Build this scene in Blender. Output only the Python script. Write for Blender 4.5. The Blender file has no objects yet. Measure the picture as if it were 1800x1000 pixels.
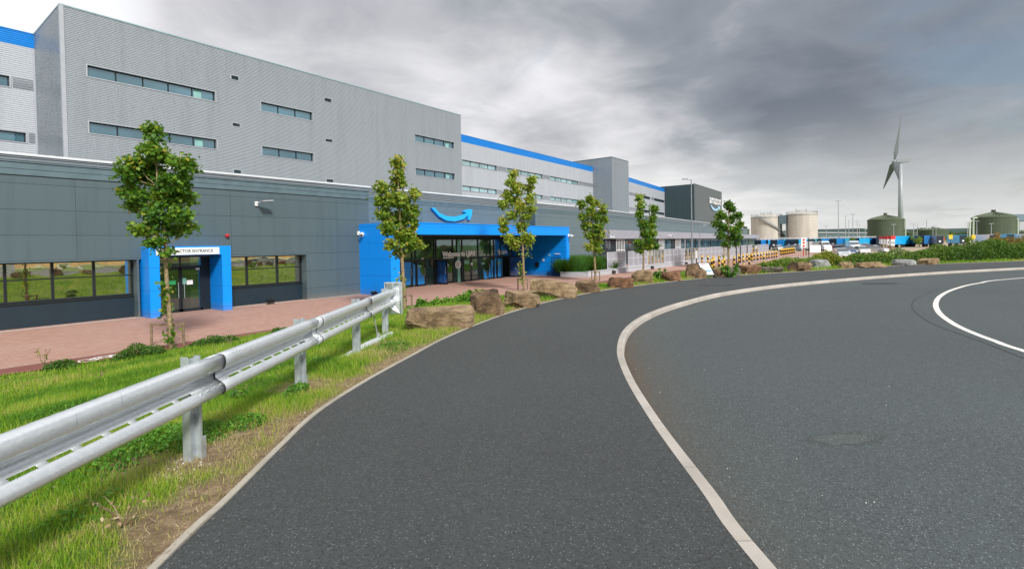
import bpy, math, random
import numpy as np
from mathutils import Vector, Matrix, noise
random.seed(7); rng = np.random.default_rng(7)
S = bpy.context.scene
COL = S.collection
# ------------------------------------------------------------------ camera maths (photo 1800x1000)
F, CX, CY, ROLL, PITCH, CZ = 896., 900., 446., .018, math.radians(1.05), 1.62
HD = math.atan2(.607, .794)
fw = Vector((math.cos(HD)*math.cos(PITCH), math.sin(HD)*math.cos(PITCH), -math.sin(PITCH)))
rt = Vector((math.sin(HD), -math.cos(HD), 0)); up = rt.cross(fw)
fh = Vector((math.cos(HD), math.sin(HD), 0))
def ray(px, py):
    x = (px-CX)/F; y = -(py-CY)/F; c, s = math.cos(ROLL), math.sin(ROLL)
    return fw + (x*c+y*s)*rt + (-x*s+y*c)*up
EYE = Vector((0, 0, CZ))
def atz(px, py, z): d = ray(px, py); return EYE + d*((z-CZ)/d.z)
def aty(px, py, Y): d = ray(px, py); return EYE + d*(Y/d.y)
def atx(px, py, X): d = ray(px, py); return EYE + d*(X/d.x)
def atd(px, py, D): return EYE + ray(px, py)*D
def depth(p): return (Vector(p)-EYE).dot(fw)
def proj(p):
    v = Vector(p)-EYE; dz = v.dot(fw); a, b = v.dot(rt)/dz, v.dot(up)/dz
    c, s = math.cos(ROLL), math.sin(ROLL)
    return CX+F*(a*c-b*s), CY-F*(a*s+b*c)
ZP = -1.33                                    # level of the paving and car park
# ------------------------------------------------------------------ materials
MATS = {}
def newmat(name):
    m = bpy.data.materials.new(name); m.use_nodes = True
    nt = m.node_tree; b = nt.nodes['Principled BSDF']
    MATS[name] = m
    return m, nt, b
def nd(nt, t, **k):
    n = nt.nodes.new(t)
    for a, v in k.items():
        if a in n.inputs: n.inputs[a].default_value = v
        else: setattr(n, a, v)
    return n
def lk(nt, a, b): nt.links.new(a, b)
def coords(nt, scale=1.0):
    tc = nd(nt, 'ShaderNodeTexCoord'); return tc.outputs['Object']
def noi(nt, vec, scale, detail=3, rough=.55):
    n = nt.nodes.new('ShaderNodeTexNoise'); n.inputs['Scale'].default_value = scale
    n.inputs['Detail'].default_value = detail; n.inputs['Roughness'].default_value = rough
    lk(nt, vec, n.inputs['Vector']); return n.outputs['Fac']
def ramp(nt, fac, stops):
    r = nt.nodes.new('ShaderNodeValToRGB'); e = r.color_ramp.elements
    while len(e) < len(stops): e.new(.5)
    for i, (p, c) in enumerate(stops):
        e[i].position = p; e[i].color = tuple(c)+(1,) if len(c) == 3 else c
    lk(nt, fac, r.inputs['Fac']); return r.outputs['Color']
def mixc(nt, fac, a, b, mode='MIX'):
    m = nt.nodes.new('ShaderNodeMix'); m.data_type = 'RGBA'; m.blend_type = mode
    for s, v in ((0, fac), (6, a), (7, b)):
        if hasattr(v, 'links'): lk(nt, v, m.inputs[s])
        elif isinstance(v, (int, float)): m.inputs[s].default_value = v
        else: m.inputs[s].default_value = tuple(v)+(1,)
    return m.outputs[2]
def math_(nt, op, a, b=0., c=None):
    m = nt.nodes.new('ShaderNodeMath'); m.operation = op
    for i, v in enumerate((a, b) if c is None else (a, b, c)):
        if hasattr(v, 'links'): lk(nt, v, m.inputs[i])
        else: m.inputs[i].default_value = v
    return m.outputs[0]
def bump(nt, b, h, strength=.3, dist=.01):
    n = nt.nodes.new('ShaderNodeBump'); n.inputs['Strength'].default_value = strength
    n.inputs['Distance'].default_value = dist; lk(nt, h, n.inputs['Height'])
    lk(nt, n.outputs[0], b.inputs['Normal'])
def pm(name, col, rough=.6, metal=0., var=.12, scale=2.0, bmp=0., bscale=40, spec=.5, emit=None):
    m, nt, b = newmat(name); v = coords(nt)
    lo = [c*(1-var) for c in col]; hi = [min(1, c*(1+var)) for c in col]
    f = noi(nt, v, scale, 4)
    lk(nt, ramp(nt, f, [(.3, lo), (.7, hi)]), b.inputs['Base Color'])
    b.inputs['Roughness'].default_value = rough; b.inputs['Metallic'].default_value = metal
    b.inputs['Specular IOR Level'].default_value = spec
    if bmp: bump(nt, b, noi(nt, v, bscale, 3), bmp, .01)
    if emit:
        b.inputs['Emission Color'].default_value = tuple(emit[:3])+(1,); b.inputs['Emission Strength'].default_value = emit[3]
    return m
def asphalt(name, base, chips, dirt=False, patch=.25):
    m, nt, b = newmat(name); v = coords(nt)
    big = noi(nt, v, .22, 6, .62)
    c = ramp(nt, big, [(.3, [x*(1-patch) for x in base]), (.7, [x*(1+patch) for x in base])])
    mid = math_(nt, 'ADD', math_(nt, 'MULTIPLY', noi(nt, v, 150, 2, .8), .7), math_(nt, 'MULTIPLY', noi(nt, v, 40, 5, .85), .30))
    c = mixc(nt, math_(nt, 'MINIMUM', math_(nt, 'MAXIMUM', math_(nt, 'MULTIPLY', math_(nt, 'SUBTRACT', mid, .40), 2.9), 0.), .8), c, chips)
    vo = nt.nodes.new('ShaderNodeTexVoronoi'); vo.inputs['Scale'].default_value = 95; lk(nt, v, vo.inputs['Vector'])
    sp = ramp(nt, vo.outputs['Distance'], [(.15, (1, 1, 1)), (.55, (0, 0, 0))])
    vc = nt.nodes.new('ShaderNodeSeparateColor'); lk(nt, vo.outputs['Color'], vc.inputs[0])
    sel = math_(nt, 'GREATER_THAN', vc.outputs[0], .87)
    c = mixc(nt, math_(nt, 'MULTIPLY', math_(nt, 'MULTIPLY', sp, sel), .58), c, [min(1, x*3.4) for x in chips])
    sel2 = math_(nt, 'LESS_THAN', vc.outputs[1], .22)
    c = mixc(nt, math_(nt, 'MULTIPLY', sel2, .6), c, [x*.35 for x in base])
    # worn, slightly paler tracks and old patches
    st = nt.nodes.new('ShaderNodeTexVoronoi'); st.inputs['Scale'].default_value = .18; lk(nt, v, st.inputs['Vector'])
    c = mixc(nt, math_(nt, 'MULTIPLY', noi(nt, v, .8, 7, .72), .42), c, [x*1.9 for x in base])
    if dirt:
        at = nd(nt, 'ShaderNodeAttribute', attribute_name='dirt')
        dn = math_(nt, 'MULTIPLY', at.outputs['Fac'], math_(nt, 'MULTIPLY', noi(nt, v, 7, 6, .75), 1.75))
        dn = math_(nt, 'MINIMUM', dn, .85)
        c = mixc(nt, dn, c, (.105, .075, .05))
        dk = math_(nt, 'MULTIPLY', math_(nt, 'GREATER_THAN', noi(nt, v, 30, 4), .56), math_(nt, 'POWER', at.outputs['Fac'], 2.))
        c = mixc(nt, dk, c, (.03, .022, .016))
    lk(nt, c, b.inputs['Base Color']); b.inputs['Roughness'].default_value = .78
    b.inputs['Specular IOR Level'].default_value = .4
    h = math_(nt, 'ADD', vo.outputs['Distance'], math_(nt, 'MULTIPLY', mid, 1.2))
    bump(nt, b, h, .6, .005)
    return m
M_road = asphalt('asphalt_road', (.040, .051, .053), (.125, .145, .148), dirt=True)
M_path = asphalt('asphalt_path', (.032, .036, .037), (.098, .105, .106))
M_park = asphalt('car_park_tarmac', (.30, .235, .165), (.34, .29, .22))
def concrete(name, col):
    m, nt, b = newmat(name); v = coords(nt)
    c = ramp(nt, noi(nt, v, 1.1, 6, .65), [(.25, [x*.62 for x in col]), (.55, col), (.8, [min(1, x*1.12) for x in col])])
    c = mixc(nt, math_(nt, 'MULTIPLY', noi(nt, v, 60, 3), .35), c, [x*.6 for x in col])
    lk(nt, c, b.inputs['Base Color']); b.inputs['Roughness'].default_value = .9
    bump(nt, b, noi(nt, v, 90, 3), .4, .004); return m
M_kerb = concrete('kerb_stone', (.46, .43, .39)); M_edge = concrete('edging_stone', (.40, .37, .31))
def kerbmat():
    m = MATS['kerb_stone']; nt = m.node_tree; b = nt.nodes['Principled BSDF']
    at = nd(nt, 'ShaderNodeAttribute', attribute_name='along')
    fr = math_(nt, 'FRACT', math_(nt, 'DIVIDE', at.outputs['Fac'], .915))
    j = math_(nt, 'LESS_THAN', fr, .008)
    tone = math_(nt, 'FRACT', math_(nt, 'MULTIPLY', math_(nt, 'FLOOR', math_(nt, 'DIVIDE', at.outputs['Fac'], .915)), .618))
    old = b.inputs['Base Color'].links[0].from_socket
    c = mixc(nt, math_(nt, 'MULTIPLY', tone, .25), old, (.30, .26, .22))
    lk(nt, mixc(nt, math_(nt, 'MULTIPLY', j, .6), c, (.10, .08, .06)), b.inputs['Base Color'])
kerbmat()
def brickpave():
    m, nt, b = newmat('block_paving'); v = coords(nt)
    mp = nd(nt, 'ShaderNodeMapping'); mp.inputs['Rotation'].default_value = (0, 0, math.radians(45)); lk(nt, v, mp.inputs['Vector'])
    br = nd(nt, 'ShaderNodeTexBrick'); lk(nt, mp.outputs[0], br.inputs['Vector'])
    br.inputs['Scale'].default_value = 1; br.inputs['Brick Width'].default_value = .2; br.inputs['Row Height'].default_value = .1
    br.inputs['Mortar Size'].default_value = .006; br.inputs['Mortar'].default_value = (.16, .10, .085, 1)
    br.inputs['Color1'].default_value = (.36, .175, .13, 1); br.inputs['Color2'].default_value = (.46, .265, .205, 1)
    br.inputs['Bias'].default_value = -.1
    c = mixc(nt, math_(nt, 'MULTIPLY', noi(nt, v, .5, 5, .6), .45), br.outputs['Color'], (.42, .31, .26))
    lk(nt, c, b.inputs['Base Color']); b.inputs['Roughness'].default_value = .85
    bump(nt, b, br.outputs['Fac'], -.3, .004); return m
M_pave = brickpave()
M_redstrip = pm('red_tarmac', (.20, .065, .055), .9, var=.15, scale=6, bmp=.4, bscale=90)
def panelwall(name, col, zoff=.3, vx=6.1, metal=.15, rough=.42):
    m, nt, b = newmat(name); v = coords(nt)
    sx = nd(nt, 'ShaderNodeSeparateXYZ'); lk(nt, v, sx.inputs[0])
    gz = math_(nt, 'LESS_THAN', math_(nt, 'FRACT', math_(nt, 'ADD', sx.outputs['Z'], 20-zoff)), .022)
    gx = math_(nt, 'LESS_THAN', math_(nt, 'FRACT', math_(nt, 'DIVIDE', math_(nt, 'ADD', sx.outputs['X'], 598.1), vx)), .003)
    g = math_(nt, 'MAXIMUM', gz, gx)
    pid = math_(nt, 'FRACT', math_(nt, 'MULTIPLY', math_(nt, 'ADD', math_(nt, 'FLOOR', math_(nt, 'ADD', sx.outputs['Z'], 20-zoff)),
          math_(nt, 'MULTIPLY', math_(nt, 'FLOOR', math_(nt, 'DIVIDE', math_(nt, 'ADD', sx.outputs['X'], 598.1), vx)), 3.7)), .618))
    c = mixc(nt, math_(nt, 'MULTIPLY', pid, .22), col, [x*.78 for x in col])
    c = mixc(nt, math_(nt, 'MULTIPLY', noi(nt, v, .4, 5), .2), c, [x*1.25 for x in col])
    ms = nd(nt, 'ShaderNodeMapping'); ms.inputs['Scale'].default_value = (2.5, 2.5, .12); lk(nt, v, ms.inputs['Vector'])
    sk = math_(nt, 'MAXIMUM', math_(nt, 'MULTIPLY', math_(nt, 'SUBTRACT', noi(nt, ms.outputs[0], 1.5, 6, .7), .5), 1.6), 0.)
    c = mixc(nt, math_(nt, 'MINIMUM', sk, .5), c, [x*.6 for x in col])
    lowd = nd(nt, 'ShaderNodeMapRange'); lowd.inputs['From Min'].default_value = -.95; lowd.inputs['From Max'].default_value = -1.33; lk(nt, sx.outputs['Z'], lowd.inputs['Value'])
    c = mixc(nt, math_(nt, 'MULTIPLY', lowd.outputs[0], math_(nt, 'MULTIPLY', noi(nt, v, 6, 4), .8)), c, (.22, .17, .13))
    lk(nt, mixc(nt, math_(nt, 'MULTIPLY', g, .75), c, [x*.25 for x in col]), b.inputs['Base Color'])
    b.inputs['Roughness'].default_value = rough; b.inputs['Metallic'].default_value = metal
    bump(nt, b, g, -.8, .02); return m
M_low = panelwall('slate_grey_panel', (.085, .125, .145))
M_lowm = panelwall('mid_grey_panel', (.125, .175, .20), vx=4.0)
M_flash = pm('flashing_grey', (.12, .18, .21), .4, .3)
M_cap = pm('white_capping', (.72, .75, .78), .35, .2, var=.05)
def cladding(name, col, rough=.35, metal=.35):
    m, nt, b = newmat(name); v = coords(nt)
    mp = nd(nt, 'ShaderNodeMapping'); mp.inputs['Scale'].default_value = (.25, .25, .02); lk(nt, v, mp.inputs['Vector'])
    sx = nd(nt, 'ShaderNodeSeparateXYZ'); lk(nt, v, sx.inputs[0])
    # sheets lapped every few metres, each a slightly different batch
    sid = math_(nt, 'FRACT', math_(nt, 'MULTIPLY', math_(nt, 'FLOOR', math_(nt, 'DIVIDE', sx.outputs['X'], 6.)), .618))
    c = mixc(nt, math_(nt, 'MULTIPLY', sid, .1), col, [x*.8 for x in col])
    c = mixc(nt, math_(nt, 'MULTIPLY', noi(nt, v, .3, 5), .25), c, [x*1.15 for x in col])
    sk = math_(nt, 'MAXIMUM', math_(nt, 'MULTIPLY', math_(nt, 'SUBTRACT', noi(nt, mp.outputs[0], 6., 7, .75), .48), 1.5), 0.)
    c = mixc(nt, math_(nt, 'MINIMUM', sk, .4), c, [x*.6 for x in col])
    lap = math_(nt, 'LESS_THAN', math_(nt, 'FRACT', math_(nt, 'DIVIDE', math_(nt, 'ADD', sx.outputs['X'], 600.), 6.)), .006)
    c = mixc(nt, math_(nt, 'MULTIPLY', lap, .12), c, [x*.4 for x in col])
    lk(nt, c, b.inputs['Base Color'])
    b.inputs['Roughness'].default_value = rough; b.inputs['Metallic'].default_value = metal
    return m
M_tall = cladding('silver_cladding', (.37, .40, .43))
M_body = cladding('pale_cladding', (.44, .46, .50), .45, .1)
M_band = cladding('grey_band_cladding', (.27, .29, .32))
M_tower = cladding('tower_cladding', (.25, .285, .32))
M_dark = cladding('charcoal_cladding', (.045, .075, .085), .45, .2)
M_blue = pm('royal_blue_cladding', (.002, .20, .62), .35, 0, var=.06)
M_navy = pm('navy_panel', (.008, .022, .035), .45, 0, var=.1)
def bluepanel():
    m, nt, b = newmat('bright_blue_panel'); v = coords(nt)
    sx = nd(nt, 'ShaderNodeSeparateXYZ'); lk(nt, v, sx.inputs[0])
    g = math_(nt, 'LESS_THAN', math_(nt, 'FRACT', math_(nt, 'ADD', math_(nt, 'MULTIPLY', sx.outputs['Z'], 1.0), 20.15)), .02)
    gx = math_(nt, 'LESS_THAN', math_(nt, 'FRACT', math_(nt, 'DIVIDE', math_(nt, 'ADD', sx.outputs['X'], 100.3), 2.9)), .006)
    g = math_(nt, 'MAXIMUM', g, gx)
    col = (.002, .27, .90)
    c = mixc(nt, math_(nt, 'MULTIPLY', noi(nt, v, .8, 4), .15), col, (.01, .20, .66))
    lowd = nd(nt, 'ShaderNodeMapRange'); lowd.inputs['From Min'].default_value = -.9; lowd.inputs['From Max'].default_value = -1.33; lk(nt, sx.outputs['Z'], lowd.inputs['Value'])
    c = mixc(nt, math_(nt, 'MULTIPLY', lowd.outputs[0], math_(nt, 'MULTIPLY', noi(nt, v, 7, 4), .7)), c, (.16, .16, .2))
    ms = nd(nt, 'ShaderNodeMapping'); ms.inputs['Scale'].default_value = (3, 3, .15); lk(nt, v, ms.inputs['Vector'])
    c = mixc(nt, math_(nt, 'MINIMUM', math_(nt, 'MAXIMUM', math_(nt, 'MULTIPLY', math_(nt, 'SUBTRACT', noi(nt, ms.outputs[0], 1.5, 5, .7), .52), 1.4), 0.), .35), c, (.01, .16, .58))
    lk(nt, mixc(nt, math_(nt, 'MULTIPLY', g, .6), c, (.0, .06, .28)), b.inputs['Base Color'])
    b.inputs['Roughness'].default_value = .38; b.inputs['Specular IOR Level'].default_value = .35
    bump(nt, b, g, -.5, .015); return m
M_bright = bluepanel()
M_white = pm('white_paint', (.78, .79, .80), .5, var=.04); M_letter = pm('white_vinyl_lettering', (.88, .90, .92), .5, var=.01)
M_render = pm('white_render', (.40, .41, .45), .85, var=.08, scale=1.2, bmp=.15)
M_black = pm('black_metal', (.012, .014, .016), .45, .2)
M_frame = pm('dark_window_frame', (.012, .018, .022), .4, .2)
M_reveal = pm('pale_window_trim', (.38, .40, .44), .45, .2, var=.05)
M_grey = pm('light_grey_steel', (.38, .41, .43), .45, .4)
M_post = pm('grey_lamp_steel', (.28, .31, .34), .5, .5)
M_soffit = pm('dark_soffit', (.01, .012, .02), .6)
M_wood = pm('weathered_timber', (.20, .145, .09), .85, var=.35, scale=9, bmp=.6, bscale=30)
M_rubber = pm('tyre_rubber', (.012, .012, .012), .8)
M_green_sign = pm('green_sign', (.02, .30, .10), .5)
M_red = pm('red_paint', (.55, .03, .03), .45)
M_yellow = pm('yellow_paint', (.75, .48, .02), .5)
M_gravel = pm('white_gravel', (.62, .60, .56), .9, var=.35, scale=40, bmp=.8, bscale=60)
M_cyan = pm('sky_blue_vinyl', (.01, .27, .78), .4, var=.05)
M_ltgreen = pm('pale_green_column', (.18, .42, .34), .5, var=.05)
M_beige = pm('beige_interior', (.35, .24, .15), .7)
def galv():
    m, nt, b = newmat('galvanised_steel'); v = coords(nt)
    vo = nd(nt, 'ShaderNodeTexVoronoi'); vo.inputs['Scale'].default_value = 55; lk(nt, v, vo.inputs['Vector'])
    sc = nd(nt, 'ShaderNodeSeparateColor'); lk(nt, vo.outputs['Color'], sc.inputs[0])
    c = ramp(nt, sc.outputs[0], [(0, (.68, .73, .77)), (1, (.78, .83, .86))])
    c = mixc(nt, math_(nt, 'MULTIPLY', noi(nt, v, 3, 6, .7), .55), c, (.86, .88, .90))
    mp = nd(nt, 'ShaderNodeMapping'); mp.inputs['Rotation'].default_value = (0, 0, -HD); mp.inputs['Scale'].default_value = (22, 1.5, 1.5); lk(nt, v, mp.inputs['Vector'])
    c = mixc(nt, math_(nt, 'MULTIPLY', math_(nt, 'GREATER_THAN', noi(nt, mp.outputs[0], 1, 5, .7), .66), .35), c, (.25, .28, .29))
    lk(nt, c, b.inputs['Base Color']); b.inputs['Metallic'].default_value = .6
    lk(nt, ramp(nt, noi(nt, v, 9, 5, .7), [(.3, (.24,)*3), (.7, (.44,)*3)]), b.inputs['Roughness'])
    bump(nt, b, noi(nt, v, 25, 5, .7), .12, .002); return m
M_galv = galv()
def glassmat(name, tint, gloss=.55, gcol=(.9, .95, .95), rough=.03, wav=0., thru=0., interior=1.5):
    m, nt, b = newmat(name); v = coords(nt)
    b.inputs['Base Color'].default_value = tuple(tint)+(1,); b.inputs['Roughness'].default_value = .12
    if interior:
        lk(nt, ramp(nt, noi(nt, v, interior, 3), [(.35, tint), (.7, [min(1, x*2.2+.01) for x in tint])]), b.inputs['Base Color'])
    g = nd(nt, 'ShaderNodeBsdfGlossy', Roughness=rough); g.inputs['Color'].default_value = tuple(gcol)+(1,)
    if wav:
        bp = nd(nt, 'ShaderNodeBump'); bp.inputs['Strength'].default_value = 1; bp.inputs['Distance'].default_value = wav
        mp = nd(nt, 'ShaderNodeMapping'); mp.inputs['Scale'].default_value = (.8, 1, 1.5); lk(nt, v, mp.inputs['Vector'])
        lk(nt, noi(nt, mp.outputs[0], 1.6, 1), bp.inputs['Height']); lk(nt, bp.outputs[0], g.inputs['Normal'])
    src = b.outputs[0]
    if thru:
        t = nd(nt, 'ShaderNodeBsdfTransparent'); t.inputs['Color'].default_value = (.55, .68, .64, 1)
        x = nd(nt, 'ShaderNodeMixShader', Fac=thru); lk(nt, src, x.inputs[1]); lk(nt, t.outputs[0], x.inputs[2]); src = x.outputs[0]
    x = nd(nt, 'ShaderNodeMixShader', Fac=gloss); lk(nt, src, x.inputs[1]); lk(nt, g.outputs[0], x.inputs[2])
    lk(nt, x.outputs[0], nt.nodes['Material Output'].inputs['Surface']); return m
M_gl_teal = glassmat('teal_glass', (.015, .055, .075), .22, (.6, .85, .95), interior=.35)
M_gl_pale = glassmat('pale_teal_glass', (.12, .22, .24), .35, (.8, .95, .95), interior=.35)
M_gl_mirror = glassmat('mirror_glass', (.02, .02, .018), .80, (.98, .92, .78), .015, wav=.0018)
M_gl_door = glassmat('entrance_glass', (.006, .012, .014), .16, (.8, .95, .95), .02, thru=.8)
M_gl_dark = glassmat('dark_glass', (.01, .02, .025), .22, (.8, .9, 1.))
M_gl_car = glassmat('car_glass', (.01, .014, .018), .25)
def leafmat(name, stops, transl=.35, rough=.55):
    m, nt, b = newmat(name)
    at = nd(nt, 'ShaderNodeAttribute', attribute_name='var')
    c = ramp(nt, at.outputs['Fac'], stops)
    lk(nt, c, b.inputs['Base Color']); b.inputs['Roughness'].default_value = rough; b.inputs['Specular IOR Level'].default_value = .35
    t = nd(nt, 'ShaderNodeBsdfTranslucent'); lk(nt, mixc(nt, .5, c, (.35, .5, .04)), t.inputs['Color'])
    x = nd(nt, 'ShaderNodeMixShader', Fac=transl); lk(nt, b.outputs[0], x.inputs[1]); lk(nt, t.outputs[0], x.inputs[2])
    lk(nt, x.outputs[0], nt.nodes['Material Output'].inputs['Surface']); return m
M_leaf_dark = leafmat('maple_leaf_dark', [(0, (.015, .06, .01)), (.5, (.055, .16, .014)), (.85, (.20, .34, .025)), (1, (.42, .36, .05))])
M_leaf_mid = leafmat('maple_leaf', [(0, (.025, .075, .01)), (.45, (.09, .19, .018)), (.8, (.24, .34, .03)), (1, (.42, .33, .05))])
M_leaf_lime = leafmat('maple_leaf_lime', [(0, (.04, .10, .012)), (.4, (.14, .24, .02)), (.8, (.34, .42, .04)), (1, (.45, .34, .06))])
M_grass = leafmat('grass_blade', [(0, (.03, .11, .008)), (.35, (.10, .25, .015)), (.65, (.24, .40, .025)), (.85, (.38, .42, .06)), (1, (.46, .38, .18))], .4)
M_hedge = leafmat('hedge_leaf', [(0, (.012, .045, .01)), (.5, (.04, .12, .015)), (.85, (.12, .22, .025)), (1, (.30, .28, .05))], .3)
M_hedge_brown = leafmat('autumn_hedge_leaf', [(0, (.05, .045, .012)), (.5, (.12, .10, .02)), (1, (.34, .17, .04))], .3)
M_olive = leafmat('olive_grass_leaf', [(0, (.05, .08, .01)), (.5, (.15, .20, .02)), (1, (.30, .30, .04))], .35)
M_clover = leafmat('clover_leaf', [(0, (.02, .09, .01)), (.6, (.07, .22, .02)), (1, (.18, .33, .03))], .3)
M_straw = leafmat('dry_straw', [(0, (.16, .10, .05)), (.6, (.38, .28, .15)), (1, (.6, .5, .33))], .1)
M_bark = pm('bark', (.24, .18, .10), .9, var=.5, scale=14, bmp=.9, bscale=25)
def groundmat():
    m, nt, b = newmat('verge_soil_and_turf'); v = coords(nt)
    at = nd(nt, 'ShaderNodeAttribute', attribute_name='turf')
    n1 = noi(nt, v, 3.2, 6, .7)
    g = ramp(nt, n1, [(.3, (.05, .10, .012)), (.55, (.12, .19, .02)), (.75, (.20, .24, .05))])
    d = ramp(nt, noi(nt, v, 9, 7, .75), [(.3, (.10, .065, .038)), (.5, (.24, .165, .095)), (.7, (.42, .32, .20))])
    f = math_(nt, 'MULTIPLY', at.outputs['Fac'], 1.0)
    lk(nt, mixc(nt, f, d, g), b.inputs['Base Color']); b.inputs['Roughness'].default_value = .95
    bump(nt, b, noi(nt, v, 35, 6, .75), .9, .03); return m
M_ground = groundmat()
def rockmat(name, a, bcol, dark):
    m, nt, b = newmat(name); v = coords(nt)
    c = ramp(nt, noi(nt, v, 2.2, 7, .65), [(.34, dark), (.47, a), (.60, bcol), (.8, [min(1, x*1.25) for x in bcol])])
    c = mixc(nt, math_(nt, 'MULTIPLY', noi(nt, v, 28, 4, .7), .35), c, [x*.5 for x in a])
    mp = nd(nt, 'ShaderNodeMapping'); mp.inputs['Scale'].default_value = (1, 1, 4.5); lk(nt, v, mp.inputs['Vector'])
    c = mixc(nt, math_(nt, 'MULTIPLY', math_(nt, 'GREATER_THAN', noi(nt, mp.outputs[0], 2.5, 5), .57), .4), c, dark)
    lk(nt, c, b.inputs['Base Color']); b.inputs['Roughness'].default_value = .92
    h = math_(nt, 'ADD', noi(nt, v, 6, 8, .75), noi(nt, mp.outputs[0], 9, 5, .7))
    bump(nt, b, h, 1., .14); return m
R_och = rockmat('ochre_sandstone', (.42, .29, .155), (.58, .43, .26), (.12, .075, .04))
R_brn = rockmat('brown_sandstone', (.30, .19, .105), (.48, .33, .19), (.05, .032, .02))
R_gry = rockmat('grey_green_stone', (.19, .18, .13), (.30, .29, .22), (.08, .07, .05))
R_wht = rockmat('pale_grey_stone', (.42, .44, .45), (.6, .62, .62), (.22, .2, .17))
R_red = rockmat('rust_brown_sandstone', (.30, .155, .08), (.47, .28, .15), (.06, .03, .018))
# ------------------------------------------------------------------ object helpers
def tag(o, label=None, cat=None, group=None, kind=None):
    for k, v in (('label', label), ('category', cat), ('group', group), ('kind', kind)):
        if v: o[k] = v
    return o
def thing(name, label, cat, loc=(0, 0, 0), rz=0, group=None):
    o = bpy.data.objects.new(name, None); COL.objects.link(o); o.empty_display_size = .2
    o.location = loc; o.rotation_euler = (0, 0, rz); tag(o, label, cat, group)
    return o
def link(name, me, mat, parent=None, world=True, smooth=False):
    if isinstance(mat, (list, tuple)):
        for m in mat: me.materials.append(m)
    elif mat: me.materials.append(mat)
    if smooth: me.polygons.foreach_set('use_smooth', [True]*len(me.polygons))
    o = bpy.data.objects.new(name, me); COL.objects.link(o)
    if parent:
        o.parent = parent
        if parent.type == 'EMPTY' and world:
            o.matrix_parent_inverse = (Matrix.Translation(parent.location) @ parent.rotation_euler.to_matrix().to_4x4()).inverted()
    return o
class MB:
    def __init__(s): s.v = []; s.f = []; s.m = []; s.mi = 0
    def add(s, vs, fs):
        b = len(s.v); s.v += [tuple(p) for p in vs]; s.f += [tuple(i+b for i in f) for f in fs]; s.m += [s.mi]*len(fs); return s
    def box(s, x0, x1, y0, y1, z0, z1, R=None, o=(0, 0, 0)):
        vs = [(x, y, z) for x in (x0, x1) for y in (y0, y1) for z in (z0, z1)]
        if R is not None: vs = [R @ Vector(p) for p in vs]
        vs = [(p[0]+o[0], p[1]+o[1], p[2]+o[2]) for p in vs]
        return s.add(vs, [(0, 1, 3, 2), (4, 6, 7, 5), (0, 4, 5, 1), (2, 3, 7, 6), (0, 2, 6, 4), (1, 5, 7, 3)])
    def quad(s, a, b, c, d): return s.add([a, b, c, d], [(0, 1, 2, 3)])
    def poly(s, pts): return s.add(pts, [tuple(range(len(pts)))])
    def prism(s, pts, ex):
        n = len(pts); ex = Vector(ex); q = [Vector(p) for p in pts]
        return s.add(q+[p+ex for p in q], [tuple(range(n))[::-1], tuple(range(n, 2*n))]+[(i, (i+1) % n, n+(i+1) % n, n+i) for i in range(n)])
    def bar(s, p0, p1, w, h):
        p0, p1 = Vector(p0), Vector(p1); d = (p1-p0).normalized()
        a = d.cross(Vector((0, 0, 1)));
        if a.length < .05: a = Vector((1, 0, 0))
        a.normalize(); b = a.cross(d); vs = []
        for p in (p0, p1):
            for i, j in ((-1, -1), (1, -1), (1, 1), (-1, 1)): vs.append(p+a*i*w/2+b*j*h/2)
        return s.add(vs, [(3, 2, 1, 0), (4, 5, 6, 7)]+[(i, (i+1) % 4, 4+(i+1) % 4, 4+i) for i in range(4)])
    def tube(s, pts, rs, n=8, cap=True):
        pts = [Vector(p) for p in pts]
        if isinstance(rs, (int, float)): rs = [rs]*len(pts)
        base = len(s.v); ref = None
        for i, p in enumerate(pts):
            d = (pts[min(i+1, len(pts)-1)]-pts[max(i-1, 0)]).normalized()
            if ref is None: ref = Vector((1, 0, 0)) if abs(d.x) < .8 else Vector((0, 1, 0))
            a = (ref-d*ref.dot(d)).normalized(); ref = a; b = d.cross(a)
            s.v += [tuple(p+(a*math.cos(2*math.pi*k/n)+b*math.sin(2*math.pi*k/n))*rs[i]) for k in range(n)]
        fs = []
        for i in range(len(pts)-1):
            for k in range(n): fs.append((base+i*n+k, base+i*n+(k+1) % n, base+(i+1)*n+(k+1) % n, base+(i+1)*n+k))
        if cap: fs += [tuple(base+k for k in range(n))[::-1], tuple(base+(len(pts)-1)*n+k for k in range(n))]
        s.f += fs; s.m += [s.mi]*len(fs); return s
    def build(s, name, mat, parent=None, world=True, smooth=False):
        me = bpy.data.meshes.new(name); me.from_pydata(s.v, [], s.f); me.update()
        if isinstance(mat, (list, tuple)): me.polygons.foreach_set('material_index', s.m)
        return link(name, me, mat, parent, world, smooth)
def dup(root, loc, rz=None, label=None, group=None, color=None, scale=None, cat=None, name=None):
    r = root.copy(); COL.objects.link(r); r.location = loc
    if rz is not None: r.rotation_euler = (0, 0, rz)
    if scale is not None: r.scale = scale
    if label: r['label'] = label
    if group: r['group'] = group
    if cat: r['category'] = cat
    if color: r.color = tuple(color)+(1,)
    for ch in root.children:
        c = ch.copy(); COL.objects.link(c); c.parent = r
        if color: c.color = tuple(color)+(1,)
        for g in ch.children:
            d = g.copy(); COL.objects.link(d); d.parent = c
            if color: d.color = tuple(color)+(1,)
    return r
def struct(o): o['kind'] = 'structure'; return o
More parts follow.
